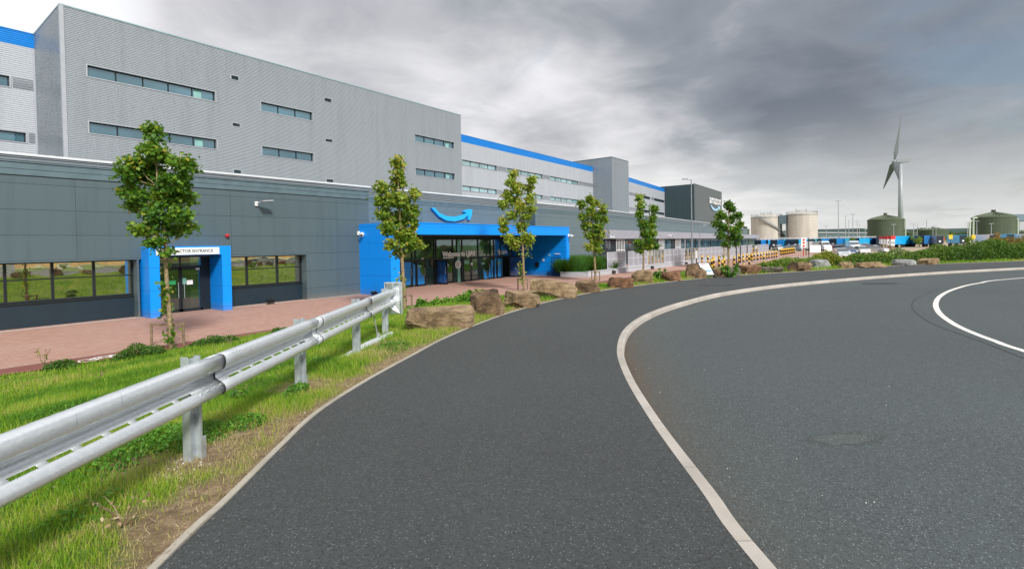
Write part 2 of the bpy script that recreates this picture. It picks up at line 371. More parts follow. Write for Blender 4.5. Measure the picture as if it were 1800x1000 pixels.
def scatter(name, tv, tf, pos, R, sc, var, mat, parent=None, world=True):
    """many small copies of a leaf or blade as one mesh"""
    tv = np.asarray(tv, float); N = len(pos); K = len(tv)
    P = np.einsum('nij,kj->nki', R, tv)*sc[:, None, None]+pos[:, None, :]
    P = P.reshape(-1, 3)
    me = bpy.data.meshes.new(name); me.vertices.add(N*K); me.vertices.foreach_set('co', P.astype(np.float32).ravel())
    lens = np.array([len(f) for f in tf]); flat = np.concatenate([np.array(f) for f in tf])
    loops = (flat[None, :]+(np.arange(N)*K)[:, None]).ravel()
    tot = np.tile(lens, N); st = np.concatenate([[0], np.cumsum(tot)[:-1]])
    me.loops.add(len(loops)); me.loops.foreach_set('vertex_index', loops.astype(np.int32))
    me.polygons.add(len(tot)); me.polygons.foreach_set('loop_start', st.astype(np.int32)); me.polygons.foreach_set('loop_total', tot.astype(np.int32))
    me.update(calc_edges=True)
    a = me.attributes.new('var', 'FLOAT', 'POINT'); a.data.foreach_set('value', np.repeat(np.clip(var, 0, 1), K).astype(np.float32))
    return link(name, me, mat, parent, world)
def rotm(yaw, pitch, rollv):
    cy, sy, cp, sp, cr, sr = np.cos(yaw), np.sin(yaw), np.cos(pitch), np.sin(pitch), np.cos(rollv), np.sin(rollv)
    z, o = np.zeros_like(cy), np.ones_like(cy)
    Rz = np.stack([np.stack([cy, -sy, z], -1), np.stack([sy, cy, z], -1), np.stack([z, z, o], -1)], -2)
    Rx = np.stack([np.stack([o, z, z], -1), np.stack([z, cp, -sp], -1), np.stack([z, sp, cp], -1)], -2)
    Ry = np.stack([np.stack([cr, z, sr], -1), np.stack([z, o, z], -1), np.stack([-sr, z, cr], -1)], -2)
    return Rz @ Rx @ Ry
def vnoise(x, y, s, seed=0):
    """cheap smooth value noise, vectorised"""
    x = x*s+seed*17.3; y = y*s+seed*5.1
    xi, yi = np.floor(x), np.floor(y); xf, yf = x-xi, y-yi
    def h(a, b): v = np.sin(a*127.1+b*311.7+seed)*43758.5453; return v-np.floor(v)
    u = xf*xf*(3-2*xf); w = yf*yf*(3-2*yf)
    return (h(xi, yi)*(1-u)+h(xi+1, yi)*u)*(1-w)+(h(xi, yi+1)*(1-u)+h(xi+1, yi+1)*u)*w
def catmull(pts, n=6):
    P = [Vector(tuple(p)[:3] if len(p) > 2 else (p[0], p[1], 0)) for p in pts]; out = []
    for i in range(len(P)-1):
        a, b, c, d = P[max(i-1, 0)], P[i], P[i+1], P[min(i+2, len(P)-1)]
        for k in range(n):
            t = k/n; out.append(.5*((2*b)+(-a+c)*t+(2*a-5*b+4*c-d)*t*t+(-a+3*b-3*c+d)*t**3))
    out.append(P[-1]); return out
# ------------------------------------------------------------------ path and kerb lines
EL = catmull([(-420, -390), (-120, -112), (-20, -18), (-6, -3.5), (-1.5, .8), (.92, 3.02), (1.46, 3.46), (2.17, 4.07), (2.79, 4.57), (3.74, 5.12), (4.96, 5.71),
    (6.74, 6.5), (9.7, 7.42), (13.25, 7.95), (17.05, 7.9), (23.47, 6.55), (28.63, 4.15), (37.55, -.4), (44.67, -6.07), (60, -18), (90, -45), (300, -260)], 6)
KL = catmull([(-420, -396), (-120, -118), (-18, -21), (-4.2, -6.2), (.4, -1.4), (2.69, .56), (3.35, 1.05), (4.45, 1.85), (5.84, 2.76), (7.23, 3.51), (9.02, 4.19),
    (11.1, 4.6), (13.65, 4.69), (17.08, 4.4), (21.78, 3.0), (28.75, -.3), (35.98, -4.89), (50, -15), (80, -40), (290, -270)], 6)
ELa = np.array([(p.x, p.y) for p in EL]); KLa = np.array([(p.x, p.y) for p in KL])
def sdist(x, y, L):
    """signed distance, positive on the building side"""
    x = np.asarray(x, float); y = np.asarray(y, float)
    best = np.full(x.shape, 1e18); sg = np.ones(x.shape)
    for (ax, ay), (bx, by) in zip(L[:-1], L[1:]):
        dx, dy = bx-ax, by-ay; q = dx*dx+dy*dy
        if q < 1e-9: continue
        t = np.clip(((x-ax)*dx+(y-ay)*dy)/q, 0, 1); ex, ey = x-ax-t*dx, y-ay-t*dy
        d = ex*ex+ey*ey; m = d < best; best = np.where(m, d, best)
        sg = np.where(m, np.sign(dx*ey-dy*ex+1e-12), sg)
    return np.sqrt(best)*sg
def H(x, y, s=None, k=None):
    x = np.asarray(x, float); y = np.asarray(y, float)
    if s is None: s = sdist(x, y, ELa)
    if k is None: k = sdist(x, y, KLa)
    t = np.clip((s-.6)/10.2, 0, 1); g = .55*t+.45*t*t*(3-2*t)
    nz = (vnoise(x, y, 1.1, 3)-.5)*.07*np.clip(s/1.0, 0, 1)*np.clip((17.2-y)/.8, 0, 1)*np.clip((1-t)*3, 0, 1)
    z = -1.36*g+nz
    z = np.where(s < .02, -.04, z)
    z = np.where(k < .5, -.3, z)
    b = np.clip((-k-14.5)/1.5, 0, 1)
    z = np.where(k < -14.5, -.3+b*.27+.12*vnoise(x, y, .2, 9)*b, z)
    return z
def Hs(x, y): return float(H(np.array([x]), np.array([y]))[0])
def axis(parts):
    out = []
    for a, b, st in parts: out += list(np.arange(a, b, st))
    return np.array(out+[parts[-1][1]])
gx = axis([(-6000, -1000, 1000), (-1000, -200, 100), (-200, -40, 16), (-40, -4, 3), (-4, -1, .5), (-1, 14, .14), (14, 34, .3), (34, 70, .8), (70, 200, 10), (200, 1000, 80), (1000, 7000, 1000)])
gy = axis([(-6000, -1000, 1000), (-1000, -200, 100), (-200, -60, 10), (-60, -10, 2), (-10, 1, .8), (1, 12, .14), (12, 18.2, .3), (18.2, 60, 4), (60, 200, 20), (200, 1000, 100), (1000, 7000, 1000)])
GX, GY = np.meshgrid(gx, gy, indexing='ij'); fx, fy = GX.ravel(), GY.ravel()
sE, sK = sdist(fx, fy, ELa), sdist(fx, fy, KLa)
def turf(x, y, s):
    n = vnoise(x, y, 1.3, 1)*.5+vnoise(x, y, 3.1, 2)*.3+vnoise(x, y, 7, 4)*.2
    edge = np.clip((s-.04)/.55, 0, 1)
    f = np.clip((n-.36+.55*edge-.30)*4.5+.35, 0, 1)
    for (cx, cy, r) in ((1.7, 4.35, .50), (2.1, 4.55, .40), (3.2, 5.6, .55), (1.3, 4.75, .35), (5.6, 7.0, .4)):
        d = np.hypot(x-cx, y-cy); f = f*np.clip((d/r-.45)*1.6+vnoise(x, y, 5, 7)*.5, 0, 1)
    return np.where(s < 0, 1., f)
gz = H(fx, fy, sE, sK)
me = bpy.data.meshes.new('ground'); nx, ny = len(gx), len(gy)
me.vertices.add(nx*ny); me.vertices.foreach_set('co', np.stack([fx, fy, gz], -1).astype(np.float32).ravel())
I, J = np.meshgrid(np.arange(nx-1), np.arange(ny-1), indexing='ij'); a = (I*ny+J).ravel()
q = np.stack([a, a+ny, a+ny+1, a+1], -1).ravel()
me.loops.add(len(q)); me.loops.foreach_set('vertex_index', q.astype(np.int32))
nf = len(a); me.polygons.add(nf); me.polygons.foreach_set('loop_start', (np.arange(nf)*4).astype(np.int32)); me.polygons.foreach_set('loop_total', np.full(nf, 4, np.int32))
me.update(calc_edges=True); at = me.attributes.new('turf', 'FLOAT', 'POINT'); at.data.foreach_set('value', turf(fx, fy, sE).astype(np.float32))
struct(link('ground', me, M_ground, smooth=True))
def offs(L, d):
    """offset a polyline (list of Vector) by d to the building side"""
    out = []
    for i, p in enumerate(L):
        t = (L[min(i+1, len(L)-1)]-L[max(i-1, 0)]); t.z = 0; t.normalize(); out.append(p+Vector((-t.y, t.x, 0))*d)
    return out
def resample(L, step, near=80):
    out = [L[0]]
    for a, b in zip(L[:-1], L[1:]):
        n = max(1, int((b-a).length/(step if a.length < near else 20)))
        out += [a.lerp(b, (k+1)/n) for k in range(n)]
    return out
def V3(L, z): return [Vector((p.x, p.y, z)) for p in L]
ELf, KLf = resample(EL, .3), resample(KL, .3)
# path: strip between the two lines, each kerb point matched to its nearest edging point
mb = MB(); j = 0; pairs = []
for p in KLf:
    while j+1 < len(ELf) and (ELf[j+1]-p).length <= (ELf[j]-p).length+.02: j += 1
    pairs.append((p, ELf[j]))
for (a, b), (c, d) in zip(pairs[:-1], pairs[1:]):
    mb.v += []
    mb.quad((a.x, a.y, 0), (c.x, c.y, 0), (d.x, d.y, 0), (b.x, b.y, 0))
struct(mb.build('path', M_path))
def sweep(L, prof, name, mat):
    """prof = list of (offset, z); box-like sweep with a running length attribute"""
    rows = [V3(offs(L, o), z) for o, z in prof]; mb = MB(); n = len(L)
    acc = [0.]
    for a, b in zip(L[:-1], L[1:]): acc.append(acc[-1]+(b-a).length)
    mb.v = [tuple(r[i]) for r in rows for i in range(n)]
    for k in range(len(rows)-1):
        for i in range(n-1): mb.f.append((k*n+i, k*n+i+1, (k+1)*n+i+1, (k+1)*n+i)); mb.m.append(0)
    o = mb.build(name, mat)
    at = o.data.attributes.new('along', 'FLOAT', 'POINT'); at.data.foreach_set('value', acc*len(rows))
    return struct(o)
sweep(KLf, [(0, -.05), (0, .003), (-.080, .003), (-.092, -.003), (-.102, -.02), (-.112, -.15)], 'kerb', M_kerb)
sweep(ELf, [(.042, -.05), (.042, .010), (-.004, .010), (-.004, -.05)], 'edging', M_edge)
# road: stained strip along the kerb, then the wide carriageway
k0, k1, k2 = V3(offs(KLf, -.10), -.1), V3(offs(KLf, -.42), -.1), V3(offs(KLf, -1.1), -.1)
mb = MB(); n = len(k0); mb.v = [tuple(p) for L in (k0, k1, k2) for p in L]
for r in range(2):
    for i in range(n-1): mb.f.append((r*n+i, (r+1)*n+i, (r+1)*n+i+1, r*n+i+1)); mb.m.append(0)
b = len(mb.v); mb.v += [(290, -420, -.1), (-420, -420, -.1)]
mb.f.append(tuple(range(2*n, 3*n))[::-1]+(b+1, b)); mb.m.append(0)
o = mb.build('road', M_road); at = o.data.attributes.new('dirt', 'FLOAT', 'POINT')
w_ = [.18+.82*math.exp(-((p.x-6.6)/2.2)**2) for p in k0]; at.data.foreach_set('value', w_+[.30*a for a in w_]+[0.]*(n+2)); struct(o)
o.data.validate()
# white line on the road
wl = catmull([(66, -29), (44, -13)]+[tuple(atz(x, y, -.1).xy) for x, y in ((1800, 488.5), (1720, 498), (1680, 507.5), (1655, 519), (1645, 533), (1651, 550), (1676, 569), (1710, 585), (1750, 600), (1800, 617))]+[(7.4, -2.7), (2.5, -6), (-12, -18)], 8)
wa, wb = offs(wl, .055), offs(wl, -.055); mb = MB()
for i in range(len(wl)-1): mb.quad(*[(p.x, p.y, -.0955) for p in (wa[i], wa[i+1], wb[i+1], wb[i])])
M_line = pm('road_paint', (.72, .70, .66), .7, var=.14, scale=14, bmp=.4, bscale=80)
struct(mb.build('road_marking', M_line))
# newer tarmac patch outside the line (its seam shows as a faint dark arc)
sm = catmull([tuple(atz(x, y, -.1).xy) for x, y in ((1650, 508), (1615, 522), (1603, 536), (1612, 551), (1640, 569), (1690, 588), (1740, 606), (1800, 630))], 8)
sa, sb = offs(sm, .012), offs(sm, -.012); mb = MB()
for i in range(len(sm)-1): mb.quad(*[(p.x, p.y, -.0965) for p in (sa[i], sa[i+1], sb[i+1], sb[i])])
struct(mb.build('tarmac_seam', pm('bitumen_seam', (.035, .037, .038), .7)))
# pale worn scrape and an older dark scuff on the carriageway
def oval(name, px0, px1, py0, py1, z, mat, seed):
    c0, c1 = atz(px0, (py0+py1)/2, z), atz(px1, (py0+py1)/2, z); a0, a1 = atz((px0+px1)/2, py0, z), atz((px0+px1)/2, py1, z); c = (c0+c1)/2; u = (c1-c0)/2; v = (a1-a0)/2; rd = random.Random(seed)
    q = [c+u*math.cos(t)*(1+rd.uniform(-.12, .12))+v*math.sin(t)*(1+rd.uniform(-.2, .2)) for t in [k*math.pi/14 for k in range(28)]]
    mb = MB(); mb.v = [(c.x, c.y, z)]+[(p.x, p.y, z) for p in q]; mb.f = [(0, 1+k, 1+(k+1) % 28) for k in range(28)]; mb.m = [0]*28
    o = mb.build(name, mat); at = o.data.attributes.new('fade', 'FLOAT', 'POINT'); at.data.foreach_set('value', [1.]+[0.]*28)
    nt = mat.node_tree; out = nt.nodes['Material Output']
    if not nt.nodes.get('fadeout'):
        a_ = nd(nt, 'ShaderNodeAttribute', attribute_name='fade'); t_ = nd(nt, 'ShaderNodeBsdfTransparent'); x = nd(nt, 'ShaderNodeMixShader'); x.name = 'fadeout'
        f_ = math_(nt, 'ADD', math_(nt, 'MULTIPLY', a_.outputs['Fac'], 2.2), math_(nt, 'MULTIPLY', math_(nt, 'SUBTRACT', noi(nt, coords(nt), 9, 5, .7), .6), 1.6)); f_ = math_(nt, 'MINIMUM', math_(nt, 'MAXIMUM', f_, 0.), .85)
        lk(nt, f_, x.inputs[0]); lk(nt, t_.outputs[0], x.inputs[1]); lk(nt, nt.nodes['Principled BSDF'].outputs[0], x.inputs[2]); lk(nt, x.outputs[0], out.inputs['Surface'])
    return struct(o)
oval('worn_patch', 1402, 1565, 756, 786, -.0986, asphalt('asphalt_worn', (.060, .072, .070), (.17, .19, .185)), 3)
oval('tar_scuff', 1505, 1585, 496.5, 500.5, -.0962, asphalt('asphalt_scuff', (.030, .036, .038), (.085, .095, .098)), 5)
oval('tar_scuff', 1205, 1228, 531.5, 534, -.0962, asphalt('asphalt_scuff', (.030, .036, .038), (.085, .095, .098)), 6)
oval('worn_patch', 1215, 1300, 500, 502.5, .004, asphalt('asphalt_trench', (.034, .039, .040), (.095, .10, .10)), 8)
# paving, red strip, gravel at the wall foot
def sheet(name, x0, x1, y0, y1, z, mat):
    return struct(MB().quad((x0, y0, z), (x1, y0, z), (x1, y1, z), (x0, y1, z)).build(name, mat))
mb = MB(); mb.quad((-60, 18.35, ZP), (52, 18.35, ZP), (52, 33, ZP), (-60, 33, ZP)).quad((52, 13.2, ZP), (130, 13.2, ZP), (130, 33, ZP), (52, 33, ZP))
struct(mb.build('paving', M_pave))
sheet('cycle_track', -60, 52, 17.3, 18.3, ZP+.004, M_redstrip)
sheet('paving_edging', -60, 52, 18.3, 18.35, ZP+.006, M_edge)
mb = MB()
for a, b in ((-60, 7.95), (11.5, 19.6)): mb.quad((a, 26.86, ZP+.008), (b, 26.86, ZP+.008), (b, 27.05, ZP+.008), (a, 27.05, ZP+.008))
struct(mb.build('gravel_margin', M_gravel))
sheet('car_park', 72, 420, -260, 260, ZP-.012, M_park)
# white cycle mark on the red strip
c = atz(183, 629, ZP+.004); mb = MB(); z = ZP+.009
def ring(mb, cx, cy, r, w, z, n=20):
    for i in range(n):
        a, b = 2*math.pi*i/n, 2*math.pi*(i+1)/n
        mb.quad(*[(cx+rr*math.cos(t), cy+rr*math.sin(t), z) for rr, t in ((r, a), (r, b), (r-w, b), (r-w, a))])
ring(mb, c.x-.35, c.y, .24, .06, z); ring(mb, c.x+.35, c.y, .24, .06, z)
for a, b in (((-.35, 0), (-.1, .3)), ((-.1, .3), (.3, .3)), ((.3, .3), (.35, 0)), ((-.1, .3), (0, 0)), ((0, 0), (.3, .3)), ((-.35, 0), (0, 0))):
    mb.bar((c.x+a[0], c.y+a[1], z), (c.x+b[0], c.y+b[1], z), .06, .002)
struct(mb.build('cycle_marking', M_line))
# inspection cover-like worn oval and stone chips on the road
mb = MB()
for k in range(160):
    px, py = random.uniform(1040, 1800), 500+500*random.random()**1.2
    p = atz(px, py, -.1); q = sdist(np.array([p.x]), np.array([p.y]), KLa)[0]
    if q > -.2 or random.random() > math.exp(q*.9)+.03: continue
    r = random.uniform(.002, .006); mb.tube([(p.x, p.y, -.1), (p.x, p.y, -.1+r)], [r, r*.5], 5)
tag(mb.build('road_grit', M_gravel), kind='stuff')
# ------------------------------------------------------------------ the far side of the road (seen in the windows)
M_wheat = pm('ripe_wheat', (.50, .34, .13), .9, var=.3, scale=1.5, bmp=.8, bscale=12)
mb = MB(); wx = np.arange(-6, 110, 2.); wy = np.arange(-64, -20, 2.)
WX, WY = np.meshgrid(wx, wy, indexing='ij'); wk = sdist(WX.ravel(), WY.ravel(), KLa).reshape(WX.shape); wz = np.where(wk < -19, .78+.12*vnoise(WX, WY, .8, 2), -.1)
wz[:, -1] = -.1
mb.v = [(float(x), float(y), float(z)) for x, y, z in zip(WX.ravel(), WY.ravel(), wz.ravel())]
for i in range(len(wx)-1):
    for j in range(len(wy)-1):
        if min(wk[i, j], wk[i+1, j], wk[i, j+1], wk[i+1, j+1]) < -17: b0 = i*len(wy)+j; mb.f.append((b0, b0+len(wy), b0+len(wy)+1, b0+1)); mb.m.append(0)
struct(mb.build('wheat_field', M_wheat))
M_flat_green = pm('far_meadow', (.13, .20, .03), .95, var=.4, scale=.8, bmp=.6, bscale=8)
# ------------------------------------------------------------------ sky and light
w = bpy.data.worlds.new('World'); S.world = w; w.use_nodes = True; nt = w.node_tree
SUN_EL, SUN_AZ = math.radians(38), math.atan2(-.42, -.9)       # azimuth from +Y towards +X
bg = nt.nodes['Background']; sky = nd(nt, 'ShaderNodeTexSky', sky_type='NISHITA', sun_disc=False)
sky.sun_elevation = SUN_EL; sky.sun_rotation = SUN_AZ; sky.air_density = 1.2; sky.dust_density = 2
lk(nt, sky.outputs[0], bg.inputs['Color']); bg.inputs['Strength'].default_value = .06
tc = nd(nt, 'ShaderNodeTexCoord'); gen = tc.outputs['Generated']
sp = nd(nt, 'ShaderNodeSeparateXYZ'); lk(nt, gen, sp.inputs[0])
zc = math_(nt, 'ADD', math_(nt, 'MAXIMUM', sp.outputs['Z'], 0.), .13)
cb = nd(nt, 'ShaderNodeCombineXYZ'); lk(nt, math_(nt, 'DIVIDE', sp.outputs['X'], zc), cb.inputs[0]); lk(nt, math_(nt, 'DIVIDE', sp.outputs['Y'], zc), cb.inputs[1])
P = cb.outputs[0]
def wnoise(scale, detail, rough, off=0, dist=0.):
    n = nd(nt, 'ShaderNodeTexNoise', Scale=scale, Detail=detail, Roughness=rough, Distortion=dist)
    if off:
        mp = nd(nt, 'ShaderNodeMapping'); mp.inputs['Location'].default_value = (off, off*.7, off*1.3); lk(nt, P, mp.inputs['Vector']); lk(nt, mp.outputs[0], n.inputs['Vector'])
    else: lk(nt, P, n.inputs['Vector'])
    return n.outputs['Fac']
def blob(px, py, r, power=1.):
    """soft mask around a direction of the sky"""
    d = ray(px, py).normalized()
    dp = nd(nt, 'ShaderNodeVectorMath', operation='DOT_PRODUCT'); nm = nd(nt, 'ShaderNodeVectorMath', operation='NORMALIZE')
    lk(nt, gen, nm.inputs[0]); lk(nt, nm.outputs[0], dp.inputs[0]); dp.inputs[1].default_value = tuple(d)
    m = nd(nt, 'ShaderNodeMapRange', interpolation_type='SMOOTHSTEP'); m.inputs['From Min'].default_value = math.cos(r); m.inputs['From Max'].default_value = 1
    lk(nt, dp.outputs['Value'], m.inputs['Value']); return m.outputs[0]
n1 = wnoise(.75, 9, .52, 0, .25); n2 = wnoise(2.2, 8, .52, 5, .4); n3 = wnoise(.3, 3, .5, 11)
# thickness of the cloud deck: noise plus the broad masses this sky shows
t = math_(nt, 'ADD', math_(nt, 'MULTIPLY', n1, .38), math_(nt, 'MULTIPLY', n2, .36))
def add(t, m, k): return math_(nt, 'ADD', t, math_(nt, 'MULTIPLY', m, k))
for a in ((1300, 160, .58, .12), (1600, 200, .50, .11), (1020, 20, .22, -.08), (1000, 130, .30, .08), (1760, 230, .3, .08), (1290, 250, .12, .12), (1430, 262, .12, .09), (820, 30, .5, .05), (420, 40, .5, .05),
          (0, -10, .20, -.22), (940, 235, .26, -.13), (1180, 310, .20, -.10), (1330, 390, .22, -.13), (1780, 20, .22, -.10), (1700, 300, .4, .04)):
    t = add(t, blob(*a[:3]), a[3])
ccol = ramp(nt, t, [(.18, (.56, .575, .59)), (.33, (.46, .46, .475)), (.45, (.31, .312, .33)), (.56, (.165, .182, .207)), (.72, (.10, .115, .14))])
# pale band low over the horizon
hz = nd(nt, 'ShaderNodeMapRange', interpolation_type='SMOOTHSTEP'); hz.inputs['From Min'].default_value = .24; hz.inputs['From Max'].default_value = -.02
lk(nt, sp.outputs['Z'], hz.inputs['Value'])
ccol = mixc(nt, math_(nt, 'MULTIPLY', hz.outputs[0], .70), ccol, (.54, .54, .515))
wisps = math_(nt, 'MULTIPLY', math_(nt, 'SUBTRACT', wnoise(1.2, 8, .6, 23, .5), .48), math_(nt, 'MULTIPLY', hz.outputs[0], 1.6))
ccol = mixc(nt, math_(nt, 'MAXIMUM', wisps, 0.), ccol, (.25, .28, .31))
cbg = nd(nt, 'ShaderNodeBackground', Strength=1.0); lk(nt, ccol, cbg.inputs['Color'])
hole = nd(nt, 'ShaderNodeMapRange', interpolation_type='SMOOTHSTEP'); hole.inputs['From Min'].default_value = .63; hole.inputs['From Max'].default_value = .80
hv = math_(nt, 'ADD', wnoise(1.0, 8, .55, 31, .4), math_(nt, 'MULTIPLY', blob(1790, 40, .28), .22)); hv = math_(nt, 'ADD', hv, math_(nt, 'MULTIPLY', blob(1700, 330, .22), .06))
lk(nt, hv, hole.inputs['Value'])
mx = nd(nt, 'ShaderNodeMixShader'); lk(nt, math_(nt, 'MULTIPLY', hole.outputs[0], .55), mx.inputs[0]); lk(nt, cbg.outputs[0], mx.inputs[1]); lk(nt, bg.outputs[0], mx.inputs[2])
lk(nt, mx.outputs[0], nt.nodes['World Output'].inputs['Surface'])
L = bpy.data.lights.new('sun', 'SUN'); L.energy = 2.4; L.angle = math.radians(10); L.color = (1, .965, .90)
lo = bpy.data.objects.new('sun', L); COL.objects.link(lo)
sd = Vector((math.sin(SUN_AZ)*math.cos(SUN_EL), math.cos(SUN_AZ)*math.cos(SUN_EL), math.sin(SUN_EL)))
lo.rotation_euler = sd.to_track_quat('Z', 'Y').to_euler()
cam = bpy.data.cameras.new('camera'); cam.sensor_width = 36; cam.lens = F/1800*36; cam.shift_y = -(500-CY)/1800; cam.clip_end = 20000; cam.clip_start = .05
co = bpy.data.objects.new('camera', cam); COL.objects.link(co); S.camera = co
cr_, sr_ = math.cos(ROLL), math.sin(ROLL)
r2 = rt*cr_-up*sr_; u2 = rt*sr_+up*cr_
co.matrix_world = Matrix((( r2.x, u2.x, -fw.x, 0), (r2.y, u2.y, -fw.y, 0), (r2.z, u2.z, -fw.z, CZ), (0, 0, 0, 1)))
S.view_settings.view_transform = 'Standard'; S.view_settings.look = 'None'; S.view_settings.exposure = .9
S.cycles.max_bounces = 6; S.cycles.transparent_max_bounces = 12
# ================================================================== THE WAREHOUSE
BX, BY = 20., 29.
wh = thing('warehouse', 'huge grey warehouse with silver ribbed upper blocks, slate lower wall and blue entrance', 'building', (BX, BY, ZP))
def ribwall(p0, p1, z0, z1, holes=(), pitch=.12, amp=.035, mb=None):
    """horizontally ribbed cladding between two plan points, real ribs; holes = (u0,u1,z0,z1)"""
    mb = mb or MB(); p0, p1 = Vector((p0[0], p0[1], 0)), Vector((p1[0], p1[1], 0)); L = (p1-p0).length; d = (p1-p0)/L
    nrm = Vector((d.y, -d.x, 0)) # outward (towards -Y for a wall running +X)
    n = int(round((z1-z0)/pitch)); pitch = (z1-z0)/n
    prof = []
    for i in range(n):
        zb = z0+i*pitch
        prof += [(zb, 0), (zb+pitch*.22, 0), (zb+pitch*.42, amp), (zb+pitch*.80, amp)]
    prof.append((z1, 0))
    for (za, oa), (zb, ob) in zip(prof[:-1], prof[1:]):
        zm = (za+zb)/2; cuts = sorted([(h[0], h[1]) for h in holes if h[2] <= zm <= h[3]]); u = 0; segs = []
        for a, b in cuts:
            if a > u: segs.append((u, a))
            u = b
        if u < L: segs.append((u, L))
        for a, b in segs:
            A, B = p0+d*a, p0+d*b
            mb.quad(A+nrm*oa+Vector((0, 0, za)), B+nrm*oa+Vector((0, 0, za)), B+nrm*ob+Vector((0, 0, zb)), A+nrm*ob+Vector((0, 0, zb)))
    return mb
def ribbon(p0, p1, u0, u1, z0, z1, muls, parent, glass=None, trim=True, rec=.22, lights=()):
    """ribbon window: frame with mullions in the hole, one pane child"""
    p0, p1 = Vector((p0[0], p0[1], 0)), Vector((p1[0], p1[1], 0)); d = (p1-p0).normalized(); nr = Vector((-d.y, d.x, 0))
    R = Matrix((d, nr, Vector((0, 0, 1)))).transposed(); o = p0
    f = MB(); t = .07
    f.box(u0, u1, rec-.06, rec+.02, z0, z0+t, R, o).box(u0, u1, rec-.06, rec+.02, z1-t, z1, R, o)
    for m in [u0+t/2]+list(muls)+[u1-t/2]: f.box(m-t/2, m+t/2, rec-.065, rec+.02, z0+t, z1-t, R, o)
    fo = f.build('window', M_frame, parent)
    g = MB().box(u0+.02, u1-.02, rec-.01, rec+.012, z0+.03, z1-.03, R, o)
    g.build('pane', glass or M_gl_teal, fo, world=False)
    if trim:
        s = MB(); w = .08
        s.box(u0-w, u1+w, -.06, .0, z1, z1+.03, R, o).box(u0-w, u1+w, -.06, 0, z0-.06, z0, R, o)
        s.box(u0-w, u0, -.06, 0, z0, z1, R, o).box(u1, u1+w, -.06, 0, z0, z1, R, o)
        s.box(u0-.01, u0, 0, rec, z0, z1, R, o).box(u1, u1+.01, 0, rec, z0, z1, R, o).box(u0, u1, 0, rec, z0-.01, z0, R, o).box(u0, u1, 0, rec, z1, z1+.01, R, o)
        s.build('window_trim', M_reveal, fo, world=False)
    for u in lights:      # a blind half lowered behind one pane
        MB().box(u, u+.55, rec-.013, rec-.0102, z0+t, z1-t, R, o).build('blind', pm_blind, fo, world=False)
pm_blind = pm('pale_blind', (.22, .42, .40), .7, var=.1)
# ---- tall silver block
TX0, TX1, TY, TT = 9.01, 47.41, 44., 17.9
wins = [(10.33, 18.46, 4), (22.16, 27.01, 2), (39.7, 46.15, 3)]
rows = [(13.55, 14.33), (9.73, 10.5)]
holes = [(a-TX0, b-TX0, z0, z1) for a, b, _ in wins for z0, z1 in rows]
vents = [(19.75, 20.33), (28.32, 29.06)]; vz = [(15.68, 16.0), (11.83, 12.08), (7.93, 8.22)]
holes += [(a-TX0, b-TX0, z0, z1) for a, b in vents for z0, z1 in vz]
m = ribwall((TX0, TY), (TX1, TY), 4.5, TT, holes)
m.build('silver_front_wall', M_tall, wh)
m = ribwall((TX0, 51.5), (TX0, TY), 4.5, TT); m.build('silver_side_wall', M_tall, wh)
m = MB().quad((TX1, TY, 4.5), (TX1, 53, 4.5), (TX1, 53, TT), (TX1, TY, TT)); m.build('silver_end_wall', M_tall, wh)
m = MB()
m.box(TX0-.06, TX1+.06, TY-.07, TY+.1, TT, TT+.09).box(TX0-.06, TX0+.1, TY+.1, 60, TT, TT+.09).box(TX1-.1, TX1+.06, TY+.1, 60, TT, TT+.09)
m.build('roof_edge_capping', pm('cyan_tinged_capping', (.30, .42, .45), .35, .3), wh)
MB().box(TX0-.07, TX0+.16, TY-.07, TY-.036, 4.5, TT).box(TX0-.07, TX0-.036, TY-.036, TY+.16, 4.5, TT).build('corner_flashing', M_reveal, wh)
MB().quad((TX0+.1, TY+.1, TT-.2), (TX1-.1, TY+.1, TT-.2), (TX1-.1, 60, TT-.2), (TX0+.1, 60, TT-.2)).build('tall_block_roof', M_flash, wh)
for wi, (a, b, nm) in enumerate(wins):
    for ri, (z0, z1) in enumerate(rows):
        mu = [a-TX0+(b-a)*(k+1)/(nm+1) for k in range(nm)]
        ribbon((TX0, TY), (TX1, TY), a-TX0, b-TX0, z0, z1, mu, wh, lights=[b-TX0-1.5] if wi == 0 else ([b-TX0-1.3] if wi == 2 else []))
for a, b in vents:
    for z0, z1 in vz:
        f = MB().box(a-.09, b+.06, TY-.05, TY, z1, z1+.05).box(a-.09, b+.06, TY-.05, TY, z0-.05, z0).box(a-.09, a, TY-.05, TY+.1, z0, z1).box(b, b+.06, TY-.05, TY+.1, z0, z1).build('vent', M_reveal, wh)
        s = MB()
        for k in range(7):
            z = z0+(z1-z0)*(k+.2)/7; s.add([(a, TY, z), (b, TY, z), (b, TY+.06, z+.04), (a, TY+.06, z+.04)], [(0, 1, 2, 3)])
        s.box(a, b, TY+.07, TY+.08, z0, z1); s.build('louvre', M_flash, f, world=False)
